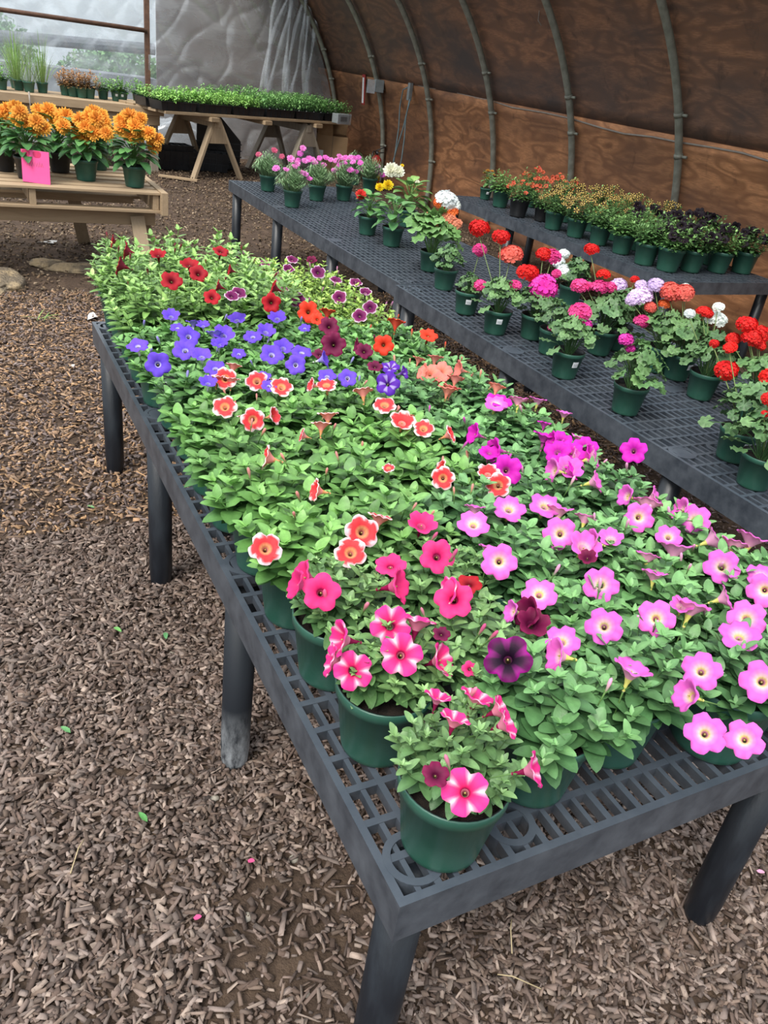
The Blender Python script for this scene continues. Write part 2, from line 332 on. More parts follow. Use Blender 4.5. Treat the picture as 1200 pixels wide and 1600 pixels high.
for i, y in enumerate(RY):
    lab = ['pipe rib on the plywood wall, out of frame right', 'pipe rib on the plywood wall at the right frame edge', 'thick pipe rib rising behind the black petunias', 'pipe rib rising behind the yellow and black star flowers', 'pipe rib left of the wall bench, above its far end', 'pipe rib behind the white begonia', 'pipe rib carrying the grey electrical box', 'pipe rib in the far corner with plastic bunched on it'][i]
    t = thing('hoop_rib', lab, 'pipe', (0, y, 0), 0, 'pipe ribs along the plywood wall')
    mb = MB(); mb.tube([(prof(a, PC[2])[0], 0, prof(a, PC[2])[1]) for a in [-.066+k*(1.62+.066)/44 for k in range(45)]], .032, 14); obj('pipe', mb.mesh('pipe', M['rib']), t)
    for zc in ((.55, 1.25, 1.62) if i > 3 else (1.22, 1.52)):
        a = math.asin((zc-PC[1])/PC[2]); x, z = prof(a); mb = MB(); d = Vector((-math.sin(a), 0, math.cos(a)))
        p = Vector((x, 0, z)); mb.tube([p-d*.016, p+d*.016], .038, 14); mb.tube([p+Vector((.01,-.02,0)), p+Vector((.01,-.085,0))], .012, 8); obj('clamp', mb.mesh('clamp', M['rib']), t)
# conduit cable strung along the seam
mb = MB(); pts = []
for px, py in [(505,104),(540,106),(563,114),(592,114),(640,130),(668,137),(700,141),(745,153),(768,157),(800,168),(850,176),(891,185),(940,200),(975,209),(1020,214),(1059,222),(1110,230),(1160,239),(1215,256)]:
    pts.append(at_x(px, py, 5.46))
mb.tube(pts, .008, 8); tag(obj('wall_cable', mb.mesh('wall_cable', M['cable'])), 'thin grey cable running along the plywood wall across the ribs', 'cable')
mb = MB(); p = at_x(845,-5,4.95); mb.tube([p, at_x(843,15,4.98), at_x(841,32,5.0), at_x(846,40,5.02)], .004, 6); tag(obj('hanging_string', mb.mesh('hanging_string', M['cable'])), 'thin string hanging from the top of the plywood wall', 'string')
# electrical box with clear cover, socket and looped cable, red strip
P = Vector((5.40, 11.0, 1.28)); t = thing('electrical_box', 'grey electrical box with open clear cover fixed on the pipe rib', 'electrical box', P)
mb = MB(); mb.box((-.04,-.05,-.075), (.08,.03,.08)); o = obj('housing', mb.mesh('housing', M['box_grey'], False), t, rot=(0,0,-.3)); bevel(o, .008)
mb = MB(); mb.box((-.15,-.075,-.085), (-.045,-.067,.07)); mb.box((-.15,-.075,-.085), (-.142,.0,.07)); mb.box((-.15,-.075,-.095), (-.045,.0,-.085)); obj('cover', mb.mesh('cover', M['clear'], False), t, rot=(0,0,-.3))
mb = MB(); mb.tube([(.09,-.02,-.03),(.17,-.10,-.05),(.24,-.2,-.02),(.28,-.28,.07),(.30,-.36,.085)], .009, 8); obj('cord', mb.mesh('cord', M['cable']), t)
P = at_x(641,142,5.43); t = thing('wall_socket', 'narrow grey outlet box below the wall cable with a teal cord looped on it', 'socket', P)
mb = MB(); mb.box((-.03,-.03,-.11), (.02,.03,.09)); o = obj('housing', mb.mesh('housing', M['box_grey'], False), t); bevel(o, .006)
mb = MB()
def wl(px, py, x=5.42): return at_x(px, py, x)-P
mb.tube([wl(640,135), wl(630,140), wl(625,165), wl(623,200), wl(618,235), wl(614,262), wl(612,275,5.5)], .008, 7); mb.tube([wl(641,155), wl(636,175), wl(630,200), wl(622,225), wl(615,250), wl(613,272,5.5)], .009, 7)
mb.tube([wl(640,155), wl(634,185), wl(632,215), wl(628,245), wl(625,262), wl(624,280,5.5)], .008, 7); obj('cord', mb.mesh('cord', M['cable_teal']), t)
P = at_x(568,140,5.45); t = thing('warning_strip', 'red and white vertical strip on the plywood beside the electrical box', 'sign', P)
mb = MB(); mb.box((-.004,-.05,-.19), (.004,.05,.19)); obj('strip', mb.mesh('strip', M['red'], False), t, rot=(0,-.08,0))
mb = MB(); mb.box((-.007,-.02,-.17), (-.004,.03,.15)); obj('strip_paper', mb.mesh('strip_paper', M['white'], False), t, rot=(0,-.08,0))
# fire extinguisher
P = at_z(592,275,0); P = Vector((5.38, 10.75, 0)); t = thing('fire_extinguisher', 'small red fire extinguisher standing at the foot of a wall rib', 'extinguisher', P)
mb = MB(); mb.lathe([(.06,0),(.075,.01),(.078,.05),(.078,.36),(.07,.40),(.045,.43),(.02,.45)], 24, cap1=True); obj('cylinder', mb.mesh('cylinder', M['red']), t)
mb = MB(); mb.lathe([(.0790,.12),(.0792,.12),(.0792,.24),(.079,.24)], 24, cap0=False); obj('label_band', mb.mesh('label_band', M['yellow']), t)
mb = MB(); mb.lathe([(.018,.44),(.018,.50)], 12, cap1=True); mb.bar((-.03,0,.50), (.10,-.03,.56), .022, .01); mb.bar((-.03,0,.47), (.09,-.03,.49), .022, .01); obj('valve', mb.mesh('valve', M['blk']), t)
mb = MB(); mb.tube([(-.02,0,.48),(-.07,-.03,.50),(-.10,-.04,.42),(-.095,-.04,.28)], .009, 8); obj('hose', mb.mesh('hose', M['blk']), t)

# ------------------------------------------------------------ end wall: post, rail, plastic sheet, plywood behind, outdoors
YE = 12.8
mb = MB(); mb.box((2.68,YE-.03,0), (2.745,YE+.03,3.2)); struct('trim_1', mb.mesh('trim_1', M['rust'], False))
mb = MB(); mb.tube([(-3,YE-.05,1.53),(2.70,YE-.05,1.53)], .028, 12); tag(obj('end_rail', mb.mesh('end_rail', M['rust'])), 'rusty horizontal pipe across the clear end wall', 'pipe')
def sheet(name, x0, x1, z0, z1, y, amp, nx, nz, seed, mat, top=None, parent=None):
    mb = MB(); vs = []
    for j in range(nz+1):
        for i in range(nx+1):
            x = x0+(x1-x0)*i/nx; z = z0+(z1-z0)*j/nz
            if top: x, z = top(x, z, i/nx, j/nz)
            q = Vector((x*1.5+z*1.1, z*.35-x*.45, seed)); rdg = 1-abs(mnoise.noise(q*1.6)*2); rdg2 = 1-abs(mnoise.noise(Vector((x*2.5-z*2.2, x*.6+z*.8, seed+4)))*2)
            vs.append((x, y+amp*(rdg**4+.6*rdg2**6)+amp*.6*mnoise.noise(Vector((x*3, z*3, seed))), z))
    fs = [(j*(nx+1)+i, j*(nx+1)+i+1, (j+1)*(nx+1)+i+1, (j+1)*(nx+1)+i) for j in range(nz) for i in range(nx)]
    mb.add(vs, fs); return mb.mesh(name, mat)
me = sheet('window_1', -3, 2.70, 0, 3.3, YE+.03, .05, 110, 70, 1, M['film']); struct('window_1', me)
me = sheet('window_2', 2.72, 5.35, .0, 3.0, YE-.02, .035, 130, 110, 6, M['filmw'], top=lambda x, z, u, v: (2.72+(min(PC[0]+math.sqrt(max(0, 3.0**2-(z-.2)**2)), 5.55)-2.72)*u, z)); struct('window_2', me)
# bunched folds of plastic near the corner rib
mb = MB()
for k in range(8):
    x0_, z0_ = 4.30+k*.115, .75+.12*(k % 3); x1_, z1_ = 4.72+k*.06, 2.62; pts = []
    for j in range(30):
        t_ = j/29; pts.append((x0_+(x1_-x0_)*t_**1.5+.035*math.sin(t_*7+k*2.3), YE-.10-.04*math.sin(k*2.1+t_*5), z0_+(z1_-z0_)*t_))
    vs = []; fs = []
    for j, p in enumerate(pts):
        wd = .022+.035*math.sin(j*.23+k)**2
        vs += [(p[0]-wd, p[1]+.02, p[2]), (p[0]-wd*.2, p[1]-.03, p[2]), (p[0]+wd*.5, p[1], p[2]), (p[0]+wd, p[1]+.02, p[2])]
    for j in range(len(pts)-1):
        for q in range(3): fs.append((j*4+q, j*4+q+1, j*4+q+5, j*4+q+4))
    mb.add(vs, fs)
tag(obj('plastic_curtain', mb.mesh('plastic_curtain', M['film2'])), 'bunched clear plastic hanging in folds beside the corner rib', 'plastic sheet')
mb = MB(); mb.box((2.95,13.30,0), (5.9,13.33,3.3)); struct('wall_back', mb.mesh('wall_back', M['ply_end'], False))
M['fabric'] = simple('dark_ground_fabric', (.10,.11,.13), (.16,.17,.19), 1.5, .9, .3, .05)
M['canopy'] = colmat('shrub', .6, .2, .3)
def shrubmass(name, label, c, r, n, col, group=None):
    mb = MB()
    for k in range(n):
        a = U(0, 2*PI); e = math.asin(U(-.2, 1)); rr = U(.6, 1)
        p = Vector((c[0]+r[0]*rr*math.cos(a)*math.cos(e), c[1]+r[1]*rr*math.sin(a)*math.cos(e), c[2]+r[2]*rr*math.sin(e)))
        d = Vector((U(-1,1), U(-1,1), U(-.3,1))).normalized(); s_ = d.cross(Vector((U(-1,1), U(-1,1), U(-1,1)))).normalized(); L = U(.06,.12)
        g = U(.6, 1.2); mb.add([p-s_*L*.35, p+d*L*.5, p+s_*L*.35, p-d*L*.5], [(0,1,2,3)], 0, tuple(x*g for x in col))
    return tag(obj(name, mb.mesh(name, M['canopy'])), label, 'shrub', group)
shrubmass('outdoor_shrub', 'green shrubs seen blurred through the end plastic, left side', (.6,19,.2), (1.6,.9,1.45), 9000, (.16,.34,.12))
shrubmass('outdoor_shrub', 'green shrubs seen blurred through the end plastic beside the post', (3.3,18.5,.1), (1.3,.9,1.15), 7000, (.18,.36,.14))
mb = MB(); mb.box((-3,16.2,0), (3.6,16.9,.78)); mb.box((-3,15.2,0), (3.6,15.7,.34)); mb.tube([(-3,17.3,1.16),(1,17.3,1.10),(3.8,17.3,1.22)], .10, 10); o = obj('outdoor_planting_bed', mb.mesh('outdoor_planting_bed', M['fabric'], False)); tag(o, 'dark grey raised bed seen through the end plastic', 'planting bed')
t = thing('outdoor_shed', 'pale distant shed with orange roof seen through the end plastic', 'shed', (-.1, 22, 0))
mb = MB(); mb.box((-1.5,-.8,0), (1.5,.8,1.75)); obj('wall', mb.mesh('wall', M['white'], False), t)
mb = MB(); mb.add([(-1.7,-1,1.72),(1.7,-1,1.72),(1.7,1,1.72),(-1.7,1,1.72),(-1.7,0,2.5),(1.7,0,2.5)], [(0,1,5,4),(2,3,4,5),(0,4,3),(1,2,5),(0,3,2,1)]); M['orange'] = simple('orange_roof', (.75,.27,.13), (.7,.24,.12), 5, .8, 0); obj('roof', mb.mesh('roof', M['orange'], False), t)

# ------------------------------------------------------------ plant building blocks
def vadd(a, b): return (a[0]+b[0], a[1]+b[1], a[2]+b[2])
def shade(c, k): return (c[0]*k, c[1]*k, c[2]*k)
def lerp(a, b, t): return tuple(a[i]+(b[i]-a[i])*t for i in range(3))
def add_leaf(mb, p, d, up, L, W, col, curl=.25, fold=.25, st=5, tip=1.0, col2=None):
    p = Vector(p); d = Vector(d).normalized(); s = d.cross(Vector(up))
    if s.length < 1e-3: s = d.cross(Vector((1,0,.1)))
    s.normalize(); n = s.cross(d).normalized(); vs = []; cols = []; col2 = col2 or shade(col, 1.22)
    for i in range(st+1):
        t = 1-(1-i/st)**1.45; wd = W*.5*(math.sin(PI*min(1, t**.78))**.58 if 0 < t < 1 else .08 if t == 0 else 0.0)*tip
        c = p + d*(L*t) - n*(curl*L*t*t); e = n*(fold*wd)
        vs += [c - s*wd + e, c, c + s*wd + e]; cols += [col, lerp(col, col2, .8), col]
    fs = []
    for i in range(st):
        b = i*3; fs += [(b, b+1, b+4, b+3), (b+1, b+2, b+5, b+4)]
    mb.add(vs, fs, 0, cols)
def petunia_foliage(seed, R=.115, H=.10, shoots=24, LL=.045, WR=.62, g1=(.07,.185,.050), g2=(.20,.42,.12), droop=.2, nodes=6):
    rnd = random.Random(seed); mb = MB()
    for k in range(shoots):
        a = 2.399*k+rnd.uniform(-.3,.3); rr = R*math.sqrt((k+.5)/shoots)*rnd.uniform(.85,1.1)
        top = Vector((math.cos(a)*rr, math.sin(a)*rr, H*(1-.55*(rr/R)**2)*rnd.uniform(.8,1.15)))
        base = Vector((math.cos(a)*rr*.18, math.sin(a)*rr*.18, -.005)); mid = (base+top)/2+Vector((math.cos(a),math.sin(a),0))*rr*.12+Vector((0,0,-.01 if rr > .6*R else .01))
        pts = [base, mid, top]; mb.tube(pts, [.0018,.0016,.001], 4, 0, shade(g2, .7), False); ph = rnd.uniform(0, 6)
        for j in range(nodes):
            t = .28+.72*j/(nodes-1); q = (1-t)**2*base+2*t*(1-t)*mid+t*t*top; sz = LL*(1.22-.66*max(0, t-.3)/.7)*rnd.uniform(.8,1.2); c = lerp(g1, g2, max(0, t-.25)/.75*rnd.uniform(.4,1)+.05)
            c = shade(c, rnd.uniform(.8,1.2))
            for s_ in (0, PI):
                az = ph+j*1.75+s_+rnd.uniform(-.4,.4); el = .15+.75*t*t*rnd.uniform(.6,1.2)-droop*(1-t)
                d = Vector((math.cos(az)*math.cos(el)+math.cos(a)*.35, math.sin(az)*math.cos(el)+math.sin(a)*.35, math.sin(el)))
                add_leaf(mb, q, d, (0,0,1), sz, sz*WR, c, rnd.uniform(.1,.4), rnd.uniform(.05,.3), 6)
        for j in range(6):
            az = ph+j*1.05; d = Vector((math.cos(az)*.6, math.sin(az)*.6, rnd.uniform(.4,1.2))); l_ = LL*rnd.uniform(.18,.42); add_leaf(mb, top, d, (0,0,1), l_, l_*.45, shade(g2, 1.08), rnd.uniform(.1,.6), .3, 3)
    return mb.mesh('foliage', M['leaf'])
W_ = (.88,.80,.82)
def petal_col(kind, t, th, lob):
    n = .5+.5*math.cos(5*th)       # 1 at the notches between lobes
    if kind == 'cp':
        e = .84+.07*math.sin(th*3+1)+.04*math.sin(th*11)-.06*(1-n); return lerp((.78,.045,.055), (.86,.70,.72), min(1, max(0, (t-e)/.07))) if t > .28 else (.78,.36,.16)
    if kind == 'vb': return (.85,.83,.90) if t < .2 else lerp((.17,.085,.72), (.15,.065,.60), t)
    if kind == 'dr': return lerp((.10,.0,.01), (.42,.008,.018), min(1, t*1.7))
    if kind == 'pp': return (.75,.55,.68) if t > .88 else lerp((.07,.0,.05), (.24,.012,.12), t)
    if kind == 'ro': return (.35,.05,.02) if t < .2 else (.78,.050,.020)
    if kind == 'pl': return lerp((.05,.0,.02), (.20,.005,.060), t)
    if kind == 'vd': return lerp((.16,.03,.42), (.10,.015,.42), t) if n < .8 or t > .6 else (.45,.35,.7)
    if kind == 'sa': return lerp((.85,.30,.20), (.85,.22,.19), t)
    if kind == 'lp': return (.76,.74,.20) if t < .24 else lerp((.84,.66,.55), (.74,.135,.56), min(1, max(0,(t-.24)/.24)))
    if kind == 'mg': return (.55,.15,.35) if t < .2 else lerp((.55,.01,.38), (.72,.02,.52), t)
    if kind == 'hp': return (.28,.0,.06) if t < .22 else lerp((.66,.01,.13), (.80,.045,.24), t)
    if kind == 'sp':
        if t < .24: return (.25,.005,.06)
        w = max(0, (n-.80)/.20)*min(1, max(0, (t-.35)/.3)); base = lerp((.78,.012,.10), (.80,.04,.30), t); return lerp(base, (.86,.62,.72), min(1, w*1.5))
    if kind == 'bp': return lerp((.010,.0,.012), (.16,.0,.11), max(0, (t-.55)/.45)) if n < .75 else lerp((.010,.0,.012), (.34,.004,.24), max(0,(t-.3)/.6))
    if kind == 'yb': return (.70,.52,.14) if n < .38+.1*t else (.035,.015,.02)
    if kind == 'cc': return lerp((.55,.20,.05), (.72,.12,.07), min(1, t*1.4))
    if kind == 'bk': return (.012,.006,.012)
    return W_
OUT = dict(cp=(.84,.33,.30), vb=(.34,.28,.70), dr=(.22,.02,.04), pp=(.45,.18,.32), ro=(.62,.08,.05), pl=(.14,.01,.06), vd=(.16,.05,.35), sa=(.84,.34,.28), lp=(.84,.40,.60), mg=(.66,.08,.50), hp=(.66,.10,.26), sp=(.74,.24,.36), bp=(.14,.01,.10), yb=(.45,.36,.16), cc=(.62,.16,.10), bk=(.015,.008,.014))
def flower_mesh(kind, R, var, seed):
    rnd = random.Random(seed); mb = MB(); K = 40
    if var == 'open': P = [(.09,-1.25),(.11,-.62),(.17,-.30),(.27,-.14),(.42,-.05),(.60,.02),(.80,.03),(.93,.0),(1.0,-.035)]
    elif var == 'cup': P = [(.08,-1.3),(.10,-.9),(.19,-.55),(.30,-.32),(.46,-.16),(.64,-.04),(.82,.06),(.94,.10),(1.0,.10)]
    else: P = [(.08,-1.35),(.10,-.95),(.20,-.62),(.33,-.42),(.48,-.26),(.64,-.10),(.80,.02),(.90,.05),(.98,.0)]
    ph = rnd.uniform(0, 6); k2 = rnd.choice((2, 3)); amp = rnd.uniform(.03,.07); fr = [rnd.uniform(-.06,.06) for _ in range(5)]
    def ringp(off):
        vs = []; cols = []
        for i, (r, z) in enumerate(P):
            t = r
            for k in range(K):
                th = 2*PI*k/K; n = abs(math.cos(2.5*th))**7; lobe = fr[int((k/K*5+.5) % 5)]*max(0, t-.4)
                rr = r*(1-.22*n*max(0, (t-.45)/.55)**2+.010*math.sin(10*th+ph)*t+lobe*.5)
                zz = z+amp*math.sin(k2*th+ph)*t*t+.055*math.sin(10*th+ph)*max(0, t-.6)/.4-.07*n*max(0, t-.5)+lobe
                vs.append(((rr-off*.5)*R*math.cos(th), (rr-off*.5)*R*math.sin(th), (zz-off)*R)); cols.append((t, th))
        return vs, cols
    fs = [(i*K+k, i*K+(k+1)%K, (i+1)*K+(k+1)%K, (i+1)*K+k) for i in range(len(P)-1) for k in range(K)]
    vs, tc_ = ringp(0); mb.add(vs, fs, 0, [shade(petal_col(kind, t, th, 0), 1+.05*math.sin(th*30)) for t, th in tc_])
    vs, tc_ = ringp(.022); oc = OUT[kind]; mb.add(vs, [f[::-1] for f in fs], 0, [lerp((.30,.32,.12) if t < .12 else oc, oc, .5+.5*t) for t, th in tc_])
    mb.tube([(0,0,-.22*R),(0,0,-.34*R)], [.03*R,.05*R], 6, 0, (.5,.45,.15))
    mb.tube([(0,0,-1.2*R),(.0,0,-1.5*R),(0.05*R,0,-2.6*R)], [.08*R,.05*R,.04*R], 5, 0, (.16,.30,.09))
    for k in range(5):
        a = k*1.257; add_leaf(mb, (0,0,-1.42*R), (math.cos(a)*.35, math.sin(a)*.35, 1), (math.cos(a), math.sin(a), 0), .5*R, .14*R, (.13,.28,.08), -.2, .1, 2)
    return mb.mesh('flower', M['petal'])
_fm = {}
def fmesh(kind, var):
    key = (kind, var, random.randrange(2))
    if key not in _fm: _fm[key] = flower_mesh(kind, .0285, var, hash(key) % 1000 if False else sum(map(ord, kind+var))+key[2])
    return _fm[key]
def face(P, code):
    tcam = (CAM-P).normalized(); up = Vector((0,0,1)); j = Vector((U(-.14,.14), U(-.14,.14), U(-.14,.14)))
    n = dict(f=tcam+up*.22, u=tcam*.42+up*.9, l=-RIGHT*1.0+up*.35+tcam*.25, r=RIGHT*1.0+up*.35+tcam*.25, b=-tcam*.35+up*.8, m=tcam*.8+up*.6)[code]
    return (n.normalized()+j).normalized().to_track_quat('Z', 'Y') @ Quaternion((0,0,1), U(0, 6.28))
_bm = {}
def budmesh(kind):
    if kind not in _bm:
        mb = MB(); c = OUT[kind]; mb.tube([(0,0,-.03),(0,0,0),(0,0,.012),(.001,0,.024),(.002,0,.033),(.002,0,.037)], [.0012,.0022,.0028,.0045,.0038,.001], 7, 0, [lerp((.16,.3,.09), c, min(1, max(0, (i//7-1.2)/2))) for i in range(42)])
        for k in range(5): a = k*1.257; add_leaf(mb, (0,0,-.002), (math.cos(a)*.4, math.sin(a)*.4, 1), (math.cos(a), math.sin(a), 0), .014, .004, (.15,.32,.09), -.2, .1, 2)
        _bm[kind] = mb.mesh('bud', M['petal'])
    return _bm[kind]
def pot_mesh(mat, rim=.0805, base=.060, h=.136):
    mb = MB(); mb.lathe([(base*.94,.0),(base,.004),(base+.001,.012),(base+(rim-base)*.78,h*.84),(rim-.003,h*.845),(rim,h*.86),(rim+.001,h-.002),(rim-.001,h),(rim-.004,h-.001),(rim-.006,h*.86),(base*.98,h*.55)], 40, cap0=True, cap1=False)
    for i in range(7*40, 10*40): mb.m[i] = 1
    return mb.mesh('pot', [mat, M['pot_black']])
POT = pot_mesh(M['pot']); POTB = pot_mesh(M['pot_black'])
def soil_mesh(r, z):
    mb = MB(); mb.lathe([(r,z),(r*.7,z+.003),(r*.35,z+.005),(.002,z+.006)], 24, cap0=False, cap1=True); return mb.mesh('soil', M['potting'])
SOIL = soil_mesh(.0715, .112)
def stick_mesh():
    mb = MB(); vs = []; fs = []
    for i in range(7):
        a = -.22+.44*i/6; r0, r1 = .0765, .0790
        vs += [((r0)*math.sin(a)*.93, -r0*math.cos(a)*.93, .070), (r1*math.sin(a)*.97, -r1*math.cos(a)*.97, .100)]
    for i in range(6): fs.append((i*2, i*2+2, i*2+3, i*2+1))
    mb.add(vs, fs, 0)
    for q in range(5):
        a = -.15+q*.07; mb.add([(.0762*math.sin(a+da), -.0762*math.cos(a+da), z) for da, z in ((0,.078),(.03,.078),(.03,.090),(0,.090))], [(0,1,2,3)], 1)
    return mb.mesh('price_sticker', [M['white'], M['tag_print']], False)
STICK = stick_mesh()
def potted(name, label, cat, x, y, z, group, s=1.0, black=False, sticker=None):
    t = thing(name, label, cat, (x, y, z), 0, group); pt = obj('pot', POTB if black else POT, t, scale=s); obj('soil', SOIL, t, scale=s)
    if sticker is not None: obj('price_sticker', STICK, pt, rot=(0,0,sticker-.55))
    return t

# ------------------------------------------------------------ near bench: petunias
LF = {
 'cp': [petunia_foliage(i, .125, .10, 22, .058, .66, (.042,.130,.030), (.19,.385,.10), nodes=6) for i in (1, 2, 3)],
 'lp': [petunia_foliage(i, .125, .105, 24, .050, .62, (.036,.115,.040), (.155,.32,.115), nodes=6) for i in (4, 5, 6)],
 'hp': [petunia_foliage(i, .120, .10, 26, .037, .55, (.050,.13,.042), (.20,.345,.125), nodes=6) for i in (7, 8, 9)],
 'dr': [petunia_foliage(i, .130, .20, 22, .052, .46, (.060,.16,.036), (.30,.48,.145), nodes=8) for i in (10, 11, 12)],
 'pp': [petunia_foliage(i, .130, .13, 28, .034, .50, (.085,.19,.030), (.37,.53,.11), nodes=6) for i in (13, 14)],
 'vb': [petunia_foliage(i, .125, .10, 22, .052, .62, (.042,.135,.034), (.185,.38,.11), nodes=6) for i in (15, 16)]}
FOL = dict(cp='cp', sa='lp', mg='lp', lp='lp', hp='hp', sp='hp', bp='hp', pl='vb', vd='vb', ro='vb', vb='vb', dr='dr', pp='pp', bk='hp')
